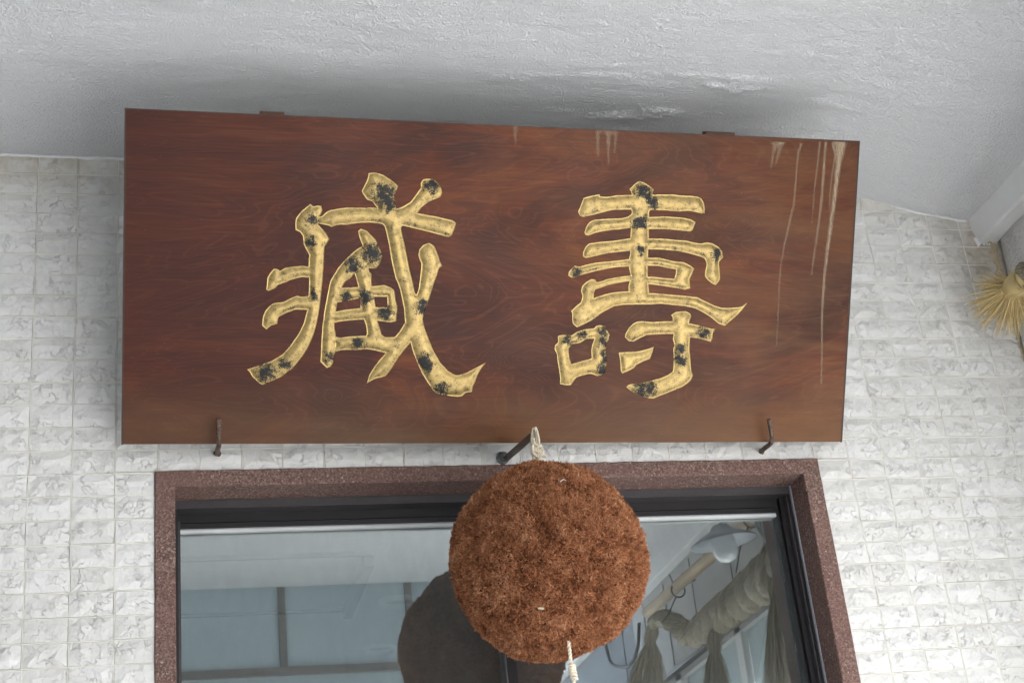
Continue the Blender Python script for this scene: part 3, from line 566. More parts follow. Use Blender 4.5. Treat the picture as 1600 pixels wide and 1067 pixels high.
# ------------------------------------------------------------------ signboard
DATA=json.loads(r'''{"L":[[[0.4255,0.5725],[0.4345,0.5671],[0.4433,0.5697],[0.4522,0.5687],[0.455,0.5594],[0.4514,0.5491],[0.444,0.54],[0.4443,0.526],[0.4521,0.5185],[0.4639,0.5061],[0.4725,0.4917],[0.4671,0.4806],[0.4614,0.4728],[0.4611,0.4407],[0.4599,0.4073],[0.459,0.39],[0.4564,0.3565],[0.4529,0.3216],[0.4473,0.2879],[0.4402,0.2607],[0.428,0.232],[0.4157,0.2112],[0.392,0.1812],[0.3644,0.1603],[0.3379,0.1485],[0.3228,0.1419],[0.3151,0.1457],[0.2984,0.1611],[0.2919,0.1727],[0.2859,0.1786],[0.2955,0.1817],[0.3181,0.1897],[0.3433,0.1989],[0.3696,0.2159],[0.387,0.2368],[0.4043,0.2628],[0.4165,0.2888],[0.4235,0.3185],[0.4252,0.3219],[0.4269,0.3379],[0.4266,0.3533],[0.4273,0.3791],[0.4275,0.3912],[0.425,0.4245],[0.4253,0.445],[0.4269,0.4514],[0.4203,0.4628],[0.4123,0.4779],[0.4107,0.4957],[0.4041,0.5057],[0.3926,0.5105],[0.3918,0.5257],[0.3933,0.5384],[0.4055,0.5553]],[[0.4273,0.3989],[0.409,0.3998],[0.3812,0.3916],[0.3737,0.3869],[0.3536,0.3801],[0.3487,0.3724],[0.3324,0.3652],[0.3268,0.3689],[0.3287,0.3874],[0.3292,0.3969],[0.3353,0.4072],[0.3439,0.4181],[0.3515,0.4177],[0.3579,0.4133],[0.3704,0.4207],[0.3906,0.4242],[0.4135,0.4263],[0.4339,0.4234],[0.437,0.4017]],[[0.4355,0.3548],[0.4253,0.3546],[0.41,0.353],[0.3998,0.3554],[0.3871,0.3501],[0.3671,0.3394],[0.3468,0.3373],[0.3356,0.3299],[0.3257,0.3182],[0.3209,0.3054],[0.3194,0.2938],[0.3188,0.2835],[0.3291,0.2739],[0.3403,0.2838],[0.3542,0.2879],[0.3564,0.3033],[0.3752,0.3139],[0.3966,0.3225],[0.4234,0.3219],[0.4388,0.3226]],[[0.4439,0.5425],[0.4553,0.5454],[0.4641,0.5546],[0.4716,0.5591],[0.4894,0.563],[0.5124,0.567],[0.5432,0.5675],[0.5813,0.5689],[0.628,0.5699],[0.6832,0.5587],[0.7281,0.5523],[0.7681,0.5444],[0.7775,0.5382],[0.774,0.5238],[0.7679,0.508],[0.7588,0.5033],[0.7241,0.512],[0.687,0.52],[0.6475,0.528],[0.6005,0.5292],[0.5927,0.5315],[0.5667,0.5333],[0.5391,0.5307],[0.5237,0.5282],[0.5134,0.5259],[0.498,0.5262],[0.4853,0.5233],[0.4777,0.52],[0.4699,0.5234],[0.452,0.5262],[0.4443,0.5272]],[[0.5623,0.6497],[0.5764,0.6522],[0.5973,0.6471],[0.6157,0.6362],[0.633,0.6227],[0.6324,0.6163],[0.6246,0.5993],[0.6275,0.5866],[0.6307,0.5661],[0.5918,0.5649],[0.5825,0.571],[0.5731,0.5836],[0.5601,0.587],[0.5508,0.5995],[0.5467,0.607],[0.5528,0.62],[0.5601,0.6355]],[[0.6281,0.566],[0.6436,0.5717],[0.6641,0.5839],[0.6767,0.6011],[0.6892,0.6195],[0.6883,0.6311],[0.6938,0.6398],[0.7069,0.642],[0.72,0.6412],[0.7322,0.63],[0.7392,0.6186],[0.7408,0.6084],[0.7372,0.5992],[0.7216,0.5922],[0.7086,0.5866],[0.6907,0.5719],[0.6819,0.5574],[0.6521,0.5487]],[[0.5979,0.5317],[0.6046,0.5241],[0.6104,0.5037],[0.6177,0.4729],[0.6239,0.4394],[0.6342,0.4007],[0.6383,0.3937],[0.6454,0.3756],[0.6513,0.3522],[0.6573,0.3262],[0.6594,0.3001],[0.6624,0.2897],[0.6725,0.2583],[0.677,0.24],[0.6829,0.2216],[0.6943,0.1954],[0.7056,0.1717],[0.7195,0.1506],[0.7307,0.1347],[0.7404,0.1242],[0.7579,0.1195],[0.7768,0.1163],[0.7956,0.1151],[0.8064,0.1164],[0.8142,0.1245],[0.8303,0.1272],[0.8325,0.1406],[0.8388,0.1539],[0.8436,0.17],[0.8525,0.186],[0.8629,0.1995],[0.8549,0.1954],[0.8377,0.1859],[0.8178,0.1751],[0.7992,0.1691],[0.7885,0.1683],[0.7694,0.1788],[0.75,0.1985],[0.7332,0.2248],[0.7189,0.2563],[0.7074,0.285],[0.7014,0.3086],[0.6879,0.362],[0.6825,0.3659],[0.6764,0.3918],[0.6676,0.4222],[0.6601,0.4558],[0.6512,0.4919],[0.6452,0.515],[0.6437,0.5227],[0.6475,0.528],[0.6394,0.5355]],[[0.713,0.4888],[0.7251,0.4821],[0.7321,0.468],[0.7364,0.4577],[0.7408,0.4447],[0.7464,0.4344],[0.7387,0.4277],[0.7352,0.4133],[0.7291,0.3956],[0.7232,0.3745],[0.7136,0.3429],[0.704,0.3113],[0.7006,0.2902],[0.6827,0.3162],[0.684,0.3607],[0.6878,0.366],[0.6913,0.3791],[0.6929,0.3948],[0.6943,0.4124],[0.6961,0.4385],[0.6905,0.4487],[0.6876,0.4591],[0.6898,0.4721],[0.6987,0.4827]],[[0.6608,0.2962],[0.6471,0.2724],[0.6369,0.2597],[0.6268,0.2473],[0.6157,0.221],[0.6017,0.2051],[0.5891,0.1879],[0.5766,0.1669],[0.5719,0.1471],[0.5899,0.1578],[0.616,0.1645],[0.6312,0.1843],[0.6462,0.2108],[0.6589,0.2266],[0.6755,0.2479],[0.6841,0.269]],[[0.5471,0.5179],[0.5628,0.5127],[0.5701,0.5052],[0.5834,0.4926],[0.5916,0.4774],[0.5971,0.4646],[0.6005,0.4544],[0.5953,0.4361],[0.5865,0.4243],[0.5684,0.4239],[0.5523,0.4209],[0.5344,0.4115],[0.5269,0.401],[0.513,0.3912],[0.5056,0.378],[0.4972,0.352],[0.4946,0.3313],[0.4905,0.308],[0.4899,0.282],[0.4943,0.2587],[0.4923,0.2353],[0.4939,0.221],[0.489,0.2119],[0.4893,0.1976],[0.4831,0.1871],[0.4742,0.1831],[0.4663,0.1909],[0.4583,0.1986],[0.4593,0.2142],[0.4598,0.248],[0.4614,0.2868],[0.4657,0.3231],[0.4713,0.3593],[0.4769,0.3903],[0.4806,0.3975],[0.4954,0.4235],[0.5129,0.4445],[0.5381,0.4683],[0.5529,0.4764],[0.5437,0.4993],[0.5408,0.5121]],[[0.5522,0.4248],[0.5684,0.4239],[0.5699,0.4162],[0.5758,0.4098],[0.5756,0.3969],[0.5773,0.382],[0.5832,0.3562],[0.5878,0.3316],[0.5926,0.2991],[0.5982,0.2835],[0.604,0.2653],[0.612,0.2589],[0.6264,0.2591],[0.6268,0.2473],[0.564,0.2466],[0.5662,0.2609],[0.5686,0.2675],[0.5655,0.2883],[0.5599,0.3012],[0.5515,0.3245],[0.5508,0.3504],[0.5449,0.3788],[0.54,0.3961],[0.5344,0.4128]],[[0.4966,0.3753],[0.5482,0.3789],[0.5604,0.3817],[0.5786,0.3815],[0.589,0.3823],[0.6072,0.3852],[0.623,0.379],[0.6324,0.3727],[0.6356,0.3493],[0.6406,0.3312],[0.6384,0.2985],[0.6254,0.2949],[0.5991,0.2979],[0.5729,0.3014],[0.5722,0.3308],[0.6165,0.3315],[0.6153,0.3568],[0.5845,0.3562],[0.5611,0.3558],[0.5502,0.3517],[0.5283,0.3474],[0.4949,0.3404],[0.4897,0.3416]],[[0.4903,0.3183],[0.5108,0.3233],[0.5521,0.3284],[0.5722,0.33],[0.5729,0.3014],[0.5554,0.3006],[0.5295,0.2987],[0.5115,0.2966],[0.4904,0.2924]],[[0.493,0.2587],[0.5047,0.2563],[0.5253,0.2597],[0.5461,0.2612],[0.5682,0.2623],[0.5714,0.2623],[0.6053,0.2627],[0.6133,0.2589],[0.6369,0.2597],[0.6521,0.279],[0.6712,0.2583],[0.6458,0.2265],[0.638,0.2212],[0.6144,0.2209],[0.588,0.2272],[0.5697,0.2297],[0.5469,0.2276],[0.521,0.2278],[0.5054,0.2264],[0.4926,0.221]]],"R":[[[1.0942,0.6087],[1.1084,0.6129],[1.1342,0.6188],[1.1371,0.6134],[1.1554,0.6132],[1.1788,0.6178],[1.2155,0.6202],[1.2685,0.6207],[1.2707,0.6228],[1.3266,0.6247],[1.3454,0.6228],[1.3723,0.6229],[1.3885,0.6216],[1.3995,0.6174],[1.4068,0.6075],[1.4108,0.5924],[1.4101,0.5809],[1.4015,0.5798],[1.3878,0.5827],[1.3661,0.5854],[1.3421,0.5826],[1.3072,0.5846],[1.2699,0.5842],[1.2146,0.5837],[1.1936,0.5826],[1.1673,0.581],[1.1414,0.5739],[1.1233,0.5684],[1.0949,0.562],[1.087,0.5648],[1.0814,0.5746],[1.0861,0.5847]],[[1.1239,0.5563],[1.1552,0.5593],[1.1945,0.5617],[1.2101,0.566],[1.2203,0.5738],[1.2631,0.5663],[1.2681,0.5672],[1.3026,0.5695],[1.3294,0.569],[1.3563,0.5678],[1.3753,0.5645],[1.3878,0.5573],[1.3807,0.5379],[1.3742,0.5339],[1.3498,0.5358],[1.3229,0.5376],[1.2908,0.538],[1.2669,0.5368],[1.2219,0.5398],[1.1957,0.5348],[1.1695,0.532],[1.1435,0.5275],[1.1228,0.5219],[1.1099,0.5165],[1.1033,0.5181],[1.0999,0.5238],[1.1038,0.5377],[1.1111,0.5492]],[[1.1121,0.4973],[1.1446,0.5024],[1.176,0.5057],[1.2179,0.5132],[1.2657,0.5119],[1.268,0.514],[1.3107,0.5144],[1.3376,0.5121],[1.3645,0.5112],[1.3891,0.5063],[1.4054,0.5049],[1.4214,0.5084],[1.4351,0.5062],[1.4519,0.4976],[1.462,0.4864],[1.4655,0.4723],[1.4553,0.4592],[1.4584,0.4374],[1.4603,0.4168],[1.4553,0.4077],[1.4489,0.4011],[1.4377,0.406],[1.4278,0.4136],[1.4191,0.4237],[1.4198,0.4365],[1.4229,0.4546],[1.4168,0.4673],[1.4044,0.4721],[1.3852,0.4768],[1.3661,0.4809],[1.3444,0.4847],[1.3201,0.4859],[1.2987,0.4869],[1.2666,0.4866],[1.2194,0.4816],[1.1983,0.4793],[1.172,0.4761],[1.146,0.4709],[1.12,0.464],[1.1058,0.4611],[1.0985,0.466],[1.0986,0.476],[1.1046,0.4888]],[[1.0704,0.4339],[1.0792,0.4421],[1.0897,0.4393],[1.1078,0.4448],[1.1337,0.4509],[1.173,0.4551],[1.2176,0.4613],[1.268,0.465],[1.265,0.4657],[1.2943,0.4669],[1.3132,0.4635],[1.3349,0.4589],[1.3619,0.457],[1.3785,0.4497],[1.3897,0.4423],[1.385,0.4281],[1.379,0.4138],[1.382,0.3921],[1.3681,0.3879],[1.349,0.3914],[1.3003,0.3976],[1.2708,0.4001],[1.2444,0.3996],[1.2435,0.4187],[1.2686,0.4184],[1.2832,0.419],[1.3075,0.4167],[1.3384,0.4148],[1.3419,0.4271],[1.3418,0.4387],[1.3196,0.4415],[1.2953,0.446],[1.2713,0.446],[1.2423,0.4453],[1.2185,0.4435],[1.1842,0.4402],[1.1476,0.4331],[1.1217,0.4262],[1.0958,0.4193],[1.0739,0.4113],[1.0633,0.4173],[1.0642,0.4262]],[[1.1306,0.4023],[1.1437,0.4031],[1.1644,0.4106],[1.2011,0.4178],[1.2248,0.4208],[1.2435,0.4199],[1.2442,0.4047],[1.2228,0.4068],[1.1965,0.4024],[1.1651,0.3954],[1.147,0.3882],[1.134,0.3841],[1.1306,0.3727],[1.1232,0.3921]],[[1.1096,0.4019],[1.1224,0.4098],[1.1329,0.4087],[1.1386,0.4],[1.1377,0.3898],[1.1315,0.3828],[1.131,0.3625],[1.1505,0.3692],[1.1713,0.3759],[1.1897,0.3788],[1.2187,0.3814],[1.2721,0.3778],[1.2852,0.3781],[1.331,0.3751],[1.3716,0.3725],[1.4015,0.37],[1.4238,0.3601],[1.4461,0.3501],[1.4683,0.344],[1.4902,0.3444],[1.5121,0.346],[1.523,0.3488],[1.5363,0.3581],[1.5235,0.3397],[1.5105,0.3252],[1.4974,0.3146],[1.479,0.2983],[1.4623,0.3037],[1.4423,0.319],[1.4198,0.3316],[1.3976,0.3416],[1.3729,0.3463],[1.3323,0.3495],[1.3053,0.3516],[1.2786,0.3493],[1.2442,0.3487],[1.2096,0.3474],[1.1833,0.3431],[1.1524,0.326],[1.1269,0.3066],[1.1089,0.2974],[1.0908,0.2895],[1.08,0.2983],[1.0776,0.3109],[1.0776,0.3236],[1.0742,0.3299],[1.086,0.3415],[1.0987,0.3518],[1.102,0.3671],[1.0975,0.3796],[1.0996,0.3916]],[[1.2363,0.6554],[1.2484,0.6515],[1.262,0.6444],[1.2739,0.6348],[1.271,0.6233],[1.2688,0.5854],[1.2646,0.5802],[1.2652,0.5676],[1.266,0.5347],[1.2671,0.512],[1.2671,0.484],[1.2676,0.4459],[1.2688,0.4205],[1.2729,0.3907],[1.2748,0.3779],[1.2698,0.3701],[1.2269,0.377],[1.22,0.382],[1.2194,0.394],[1.2249,0.4195],[1.2186,0.4397],[1.2176,0.4625],[1.2209,0.4778],[1.2159,0.4979],[1.219,0.5183],[1.2194,0.5385],[1.2158,0.5586],[1.2201,0.5789],[1.2172,0.5838],[1.2181,0.6216],[1.2151,0.629],[1.211,0.6339],[1.2248,0.6482]],[[1.0434,0.2674],[1.055,0.2705],[1.0786,0.2691],[1.0913,0.2781],[1.1094,0.2847],[1.1356,0.2876],[1.1406,0.2941],[1.1511,0.296],[1.1657,0.2931],[1.168,0.2842],[1.1773,0.2716],[1.1739,0.2588],[1.1677,0.2497],[1.1373,0.2494],[1.1367,0.2621],[1.1157,0.2606],[1.1004,0.2502],[1.0808,0.2475],[1.0721,0.2372],[1.0744,0.2143],[1.0803,0.1978],[1.082,0.1582],[1.0544,0.1581],[1.0529,0.1631],[1.0494,0.1835],[1.0447,0.2039],[1.0427,0.2216],[1.0356,0.2343],[1.0365,0.2444],[1.0441,0.2509]],[[1.0803,0.1978],[1.105,0.2044],[1.1323,0.2123],[1.13,0.2353],[1.1322,0.2455],[1.1368,0.2609],[1.1714,0.2562],[1.1677,0.2497],[1.1688,0.2254],[1.1718,0.1998],[1.1693,0.1844],[1.1684,0.1741],[1.1488,0.1676],[1.1407,0.1714],[1.13,0.1739],[1.1065,0.1686],[1.0936,0.1634],[1.0849,0.1506],[1.0812,0.1449],[1.0681,0.1448],[1.0535,0.1478],[1.0526,0.1708]],[[1.2462,0.3058],[1.2595,0.3073],[1.2864,0.3051],[1.2887,0.3056],[1.3397,0.3084],[1.3832,0.3039],[1.4162,0.2974],[1.4438,0.2905],[1.4547,0.2912],[1.4485,0.2802],[1.4479,0.2646],[1.4429,0.2573],[1.4234,0.263],[1.4042,0.2667],[1.3878,0.2678],[1.3413,0.2762],[1.309,0.2753],[1.2742,0.2728],[1.2718,0.2723],[1.2561,0.2649],[1.2405,0.2557],[1.2272,0.2563],[1.216,0.2669],[1.2182,0.2772],[1.2256,0.2901],[1.2358,0.3005]],[[1.3349,0.3238],[1.3466,0.3317],[1.3601,0.3332],[1.3736,0.3339],[1.3847,0.3284],[1.3885,0.3221],[1.3843,0.3104],[1.3832,0.3039],[1.3878,0.2678],[1.388,0.238],[1.392,0.2121],[1.3963,0.1809],[1.4009,0.1718],[1.3948,0.1575],[1.3751,0.143],[1.3432,0.1299],[1.3166,0.1194],[1.2984,0.1123],[1.2849,0.1128],[1.2548,0.1218],[1.2355,0.1333],[1.2258,0.141],[1.2322,0.1475],[1.2669,0.1516],[1.2934,0.1582],[1.3145,0.1635],[1.3356,0.1727],[1.3474,0.1819],[1.3472,0.2117],[1.3446,0.2375],[1.3481,0.2479],[1.342,0.2633],[1.344,0.2763],[1.3474,0.2892],[1.3398,0.3071],[1.3393,0.3174]],[[1.2018,0.2278],[1.2204,0.2293],[1.2471,0.2301],[1.2683,0.2349],[1.2841,0.2395],[1.2934,0.2434],[1.2912,0.2318],[1.2841,0.2124],[1.2696,0.2071],[1.2486,0.1966],[1.2449,0.1901],[1.2306,0.1823],[1.2136,0.175],[1.2092,0.1821],[1.2069,0.2053]]],"wear_dark":[[0.6004,0.5994,0.0238],[0.6118,0.5799,0.017],[0.7128,0.623,0.0136],[0.5767,0.4568,0.0221],[0.5283,0.4296,0.017],[0.4315,0.5365,0.0102],[0.4297,0.4835,0.0102],[0.438,0.4473,0.0085],[0.7004,0.3407,0.0136],[0.7015,0.3298,0.0119],[0.7069,0.2051,0.0136],[0.7169,0.1895,0.0136],[0.6114,0.3175,0.0136],[0.561,0.3537,0.0153],[0.755,0.1332,0.0153],[0.3293,0.1696,0.0187],[0.3756,0.1899,0.0119],[0.4771,0.2092,0.0102],[0.4401,0.3591,0.0102],[0.5149,0.3528,0.0102],[0.5485,0.2424,0.0119],[1.2434,0.6333,0.0153],[1.259,0.6196,0.0102],[1.2715,0.6026,0.0119],[1.2575,0.5815,0.0085],[1.2472,0.5527,0.0153],[1.2357,0.5492,0.0119],[1.2134,0.6007,0.0085],[1.066,0.2579,0.0102],[1.0818,0.2548,0.0085],[1.109,0.2727,0.0102],[1.1221,0.2761,0.0085],[1.1617,0.2798,0.0119],[1.1624,0.2253,0.0102],[1.1632,0.2076,0.0102],[1.1592,0.185,0.0119],[1.1389,0.1929,0.0085],[1.1629,0.2526,0.0102],[1.1373,0.2298,0.0051],[1.2671,0.1339,0.017],[1.2889,0.1373,0.0153],[1.3632,0.2126,0.0136],[1.3653,0.2387,0.0102],[1.4231,0.2768,0.0136],[1.0844,0.4265,0.0102],[1.445,0.478,0.0119],[1.2454,0.4859,0.0102]],"drips":[[[[1.7643,0.7726,0.0374],[1.766,0.7468,0.0238],[1.7642,0.7192,0.0136],[1.7607,0.6622,0.0102],[1.756,0.5969,0.0093],[1.7488,0.515,0.0085],[1.7433,0.4328,0.0051],[1.7423,0.3338,0.0034],[1.7495,0.2178,0.0027],[1.7519,0.1511,0.0017]],0.8],[[[1.7258,0.771,0.0051],[1.7251,0.7258,0.0043],[1.7246,0.6772,0.006],[1.7233,0.6122,0.0051],[1.7193,0.5632,0.0041],[1.712,0.4813,0.0034],[1.708,0.432,0.0017]],0.55],[[[1.71,0.7704,0.0034],[1.7068,0.7089,0.0025],[1.7021,0.644,0.002],[1.7,0.5626,0.0017]],0.4],[[[1.7436,0.7669,0.0043],[1.7539,0.7431,0.0025],[1.7494,0.7024,0.0025],[1.7459,0.6454,0.002],[1.7472,0.5966,0.0014]],0.5],[[[1.6597,0.7651,0.0085],[1.6526,0.7391,0.0034],[1.6503,0.6907,0.0034],[1.6482,0.6098,0.0043],[1.6401,0.569,0.0043],[1.6295,0.5118,0.0034],[1.6212,0.4465,0.0034],[1.6217,0.3483,0.0025],[1.6222,0.2496,0.0017]],0.35],[[[1.5973,0.7658,0.0408],[1.591,0.7559,0.0136],[1.5852,0.7365,0.006],[1.5828,0.7171,0.0034],[1.5805,0.6978,0.0017]],0.45],[[[1.6076,0.7662,0.0204],[1.6032,0.7532,0.0085],[1.5992,0.7338,0.0051],[1.5937,0.7079,0.0025]],0.45],[[[1.1265,0.7762,0.017],[1.1239,0.7621,0.0068],[1.125,0.7372,0.0051],[1.1262,0.7091,0.0034]],0.4],[[[1.1494,0.7756,0.0238],[1.1518,0.7601,0.0085],[1.1514,0.732,0.006],[1.1548,0.6915,0.0025]],0.4],[[[1.1691,0.7749,0.0136],[1.17,0.7546,0.006],[1.1683,0.7202,0.0034]],0.35],[[[0.917,0.7749,0.0136],[0.9162,0.7534,0.0068],[0.9186,0.7319,0.0034]],0.25]]}''')
BW,BH,BT=1.8188,.7763,.030
bX=Vector((.99992688,.00479969,-.01109977)); bY=Vector((.01195982,-.52836775,.84893137)); bN=bX.cross(bY)
sign=empty('wooden_signboard',(0,0,0),'large reddish-brown wooden board with two carved gilt characters, leaning out above the door','signboard')
mw=Matrix((bX,bY,bN)).transposed().to_4x4(); mw.translation=Vector((.3176,-.12,2.936)); sign.matrix_world=mw
def refine(poly,step=.003,jit=.00035):
    out=[]; n=len(poly)
    for k in range(n):
        a=np.array(poly[k]); b2=np.array(poly[(k+1)%n]); L_=np.linalg.norm(b2-a); m=max(1,int(L_/step))
        for q in range(m):
            p=a+(b2-a)*q/m; out.append(p+(rng.uniform(-jit,jit,2) if q else 0))
    return np.array(out)
def soften(poly):
    P=np.array(poly); Q=[]; n=len(P)
    for k in range(n):
        a,b2,c2=P[k-1],P[k],P[(k+1)%n]; u=b2-a; w_=c2-b2; lu,lw=np.linalg.norm(u),np.linalg.norm(w_)
        if lu<1e-6 or lw<1e-6: Q.append(b2); continue
        cs=u@w_/(lu*lw)
        if cs<.55: Q.append(b2)
        else: Q+= [b2-u*.22, b2*.94+.03*(a+c2), b2+w_*.22]
    return np.array(Q)
def inside(poly,P):
    x,y=P[:,0],P[:,1]; r=np.zeros(len(P),bool); n=len(poly); j=n-1
    for k in range(n):
        xi,yi=poly[k]; xj,yj=poly[j]
        if yi!=yj:
            c_=((yi>y)!=(yj>y))&(x<(xj-xi)*(y-yi)/(yj-yi)+xi); r^=c_
        j=k
    return r
allpolys=[]; charpolys={}
for key in 'LR':
    ps=[refine(soften(p)) for p in DATA[key]]; charpolys[key]=ps; allpolys+=ps
def any_inside(ps,P):
    r=np.zeros(len(P),bool)
    for p in ps:
        lo,hi=p.min(0)-1e-4,p.max(0)+1e-4; m=np.all((P>lo)&(P<hi),axis=1)&~r
        if m.any(): r[np.where(m)[0]]=inside(p,P[m])
    return r
def cdt(points,polys):
    V=[Vector((float(a),float(b2))) for a,b2 in points]; E=[]
    for p in polys:
        b0=len(V); V+=[Vector((float(a),float(b2))) for a,b2 in p]; n=len(p); E+=[(b0+k,b0+(k+1)%n) for k in range(n)]
    r=delaunay_2d_cdt(V,E,[],0,1e-6,False); return np.array([(q.x,q.y) for q in r[0]]),np.array([tuple(f) for f in r[2]])
rect=np.array([(0,0),(BW,0),(BW,BH),(0,BH)])
P,T=cdt([],allpolys+[rect]); cen=P[T].mean(1); keep=~any_inside(allpolys,cen); T=T[keep]
nV=len(P); V=np.c_[P,np.zeros(nV)].tolist(); Fs=[tuple(int(k) for k in f) for f in T]
a2=P[T[:,1]]-P[T[:,0]]; b2_=P[T[:,2]]-P[T[:,0]]
Fs=[f if a2[k][0]*b2_[k][1]-a2[k][1]*b2_[k][0]>0 else f[::-1] for k,f in enumerate(Fs)]
bme=mesh('board',V,Fs); board=link('board',bme,M_WOOD,sign)
V,F=box_vf(0,BW,0,BH,-BT,-.0003); F=[f for f in F if f!=(4,5,6,7)]; V=[(x,y,z_ if z_<-.001 else 0) for x,y,z_ in V]
link('board_back',mesh('board_back',V,F),M_WOODEDGE,board)
mb=MB(); mb.box(-.0015,.0022,-.0012,BH+.001,-.004,.0008).box(BW-.0032,BW+.0012,-.0012,BH+.001,-.004,.0008).box(.0024,BW-.0034,BH-.0016,BH+.001,-.004,.0006)
link('edge_strip',mb.mesh('edge_strip'),M_WOODEDGE,board)
wear_dark=np.array(DATA['wear_dark'])
for key in 'LR':
    ps=charpolys[key]; S=[]
    for k,p in enumerate(ps):
        q=refine(p,.0008,0); S.append(q[~any_inside([o_ for m_,o_ in enumerate(ps) if m_!=k],q)])
    S=np.vstack(S); lo=np.vstack(ps).min(0); hi=np.vstack(ps).max(0)
    gx,gy=np.meshgrid(np.arange(lo[0],hi[0],.0026),np.arange(lo[1],hi[1],.0026)); G=np.c_[gx.ravel(),gy.ravel()]; G+=rng.uniform(-.0006,.0006,G.shape); G=G[any_inside(ps,G)]
    def dist(Q):
        D=np.empty(len(Q))
        for s_ in range(0,len(Q),400): D[s_:s_+400]=np.sqrt(((Q[s_:s_+400,None]-S[None])**2).sum(-1).min(1))
        return D
    G=G[dist(G)>.0052]
    ring=[]                                               # two rings inside the outline: bottom of the groove, foot of the body
    for k,p in enumerate(ps):
        n=len(p); t_=np.roll(p,-1,0)-np.roll(p,1,0); t_/=np.linalg.norm(t_,axis=1,keepdims=True)+1e-9; nn=np.c_[-t_[:,1],t_[:,0]]
        for off in (.0011,.0034):
            for sg in (-1,1): ring.append(p+nn*off*sg)
    Rg=np.vstack(ring); Rg=Rg[any_inside(ps,Rg)]; dR=dist(Rg); Rg=Rg[(dR>.0009)&(dR<.0044)]
    P,T=cdt(np.vstack([G,Rg]),ps); cen=P[T].mean(1); T=T[any_inside(ps,cen)]
    D=dist(P); D[D<.0004]=0
    zc=np.interp(D,[0,.0011,.0034,.0065,.0095,.0130,.017,.022,.04],[.0008,-.0016,-.0006,.0008,.0020,.0030,.0037,.0041,.0043])
    zc=zc*1.0+np.where(D>.005,[.0006*noise.noise(Vector((a*60,b*60,1))) for a,b in P],0)
    a2=P[T[:,1]]-P[T[:,0]]; b2_=P[T[:,2]]-P[T[:,0]]; fl=(a2[:,0]*b2_[:,1]-a2[:,1]*b2_[:,0])<0; T[fl]=T[fl][:,::-1]
    me=mesh('carved_character',np.c_[P,zc],T,True)
    wr=np.zeros(len(P))
    Pn=P+np.array([(.009*noise.noise(Vector((a*55,b_*55,3)))+.004*noise.noise(Vector((a*160,b_*160,5))),.009*noise.noise(Vector((a*55,b_*55,8)))+.004*noise.noise(Vector((a*160,b_*160,6)))) for a,b_ in P])
    for x,y,r_ in [(a,b_,r_*1.12) for a,b_,r_ in wear_dark if r_>.0100]: wr=np.maximum(wr,np.clip(1.05-np.hypot(Pn[:,0]-x,Pn[:,1]-y)/(r_*1.55),0,.86))
    low=np.clip((dist(P+np.array([0,.003]))-D)/.003,0,1)*np.clip(1-np.abs(D-.0065)/.005,0,1)  # patchy darkening along the lower half of each stroke
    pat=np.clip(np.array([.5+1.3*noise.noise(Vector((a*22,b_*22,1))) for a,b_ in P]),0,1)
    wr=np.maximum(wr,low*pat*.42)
    attr(me,'wear_dark',wr); attr(me,'lit_lip',np.clip(1-D/.0030,0,1))
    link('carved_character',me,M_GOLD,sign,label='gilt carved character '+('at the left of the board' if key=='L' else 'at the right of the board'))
for pts,al in DATA['drips']:
    V=[];F=[];cv=[]
    fine_=[]
    for k in range(len(pts)-1):
        for q in range(6): f=q/6; fine_.append([pts[k][m_]*(1-f)+pts[k+1][m_]*f for m_ in range(3)])
    fine_.append(pts[-1])
    for k,(x,y,w_) in enumerate(fine_):
        w_=w_*(1+rng.uniform(-.15,.15)); x+=.0008*noise.noise(Vector((k*.5,al*9,0)))
        y=min(y,BH-.002); V+=[(x-w_*.6-.0022,y,.0005),(x-w_/4,y,.0008),(x+w_/4,y,.0008),(x+w_*.6+.0022,y,.0005)]; e=al*(1-.6*(k/len(fine_))**1.5)*.95; cv+=[0,e*.85,e*.85,0]
    for k in range(len(fine_)-1):
        for q in range(3): a=k*4+q; F.append((a,a+1,a+5,a+4))
    me=mesh('drip_stain',V,F); attr(me,'cover',cv); link('drip_stain',me,M_DRIP,board,kind=None)
for x0,x1 in ((.3070,.3630),(1.4150,1.4920)):
    V,F=box_vf(x0,x1,.05,BH+.009,-BT-.030,-BT-.0005); bevel(link('batten',mesh('batten',V,F),M_BATTEN,sign),.001)

# ------------------------------------------------------------------ iron hooks, bracket
for pts,lb in (([(.541,.0,2.953),(.5405,-.06,2.944),(.5400,-.12,2.9275),(.5398,-.143,2.9245),(.5396,-.156,2.934),(.5394,-.164,2.950),(.5394,-.1790,2.973)],'rusty iron hook holding up the left end of the board'),
               ([(1.955,.0,2.934),(1.943,-.06,2.922),(1.931,-.12,2.9085),(1.927,-.143,2.9065),(1.9245,-.156,2.915),(1.922,-.164,2.931),(1.9155,-.1780,2.9545)],'rusty iron hook holding up the right end of the board')):
    hk=empty('iron_hook',pts[0],lb,'hook','iron hooks carrying the board'); o0=Vector(pts[0])
    pp=[p-o0 for p in smooth_path(pts,5)]; mb=MB(); mb.tube(pp,[.0062+.0007*noise.noise(Vector((k*.7,0,0))) for k in range(len(pp))],10); link('rod',mb.mesh('rod',True),M_IRON,hk)
    mb=MB(); mb.tube([(0,0,0),(-.001,-.006,-.001)],[.012,.009],10); link('wall_socket',mb.mesh('wall_socket',True),M_IRON,hk)
br=empty('hanging_bracket',(1.2535,0,2.929),'flat steel bracket bolted to the wall between the board and the door, carrying the ball','bracket'); bo=br.location.copy()
A=Vector((1.2575,-.022,2.9205))-bo; B=Vector((1.2755,-.262,2.8905))-bo; dr=(B-A).normalized(); up_=Vector((0,0,1)); up_=(up_-dr*up_.dot(dr)).normalized(); sd=dr.cross(up_)
V=[]
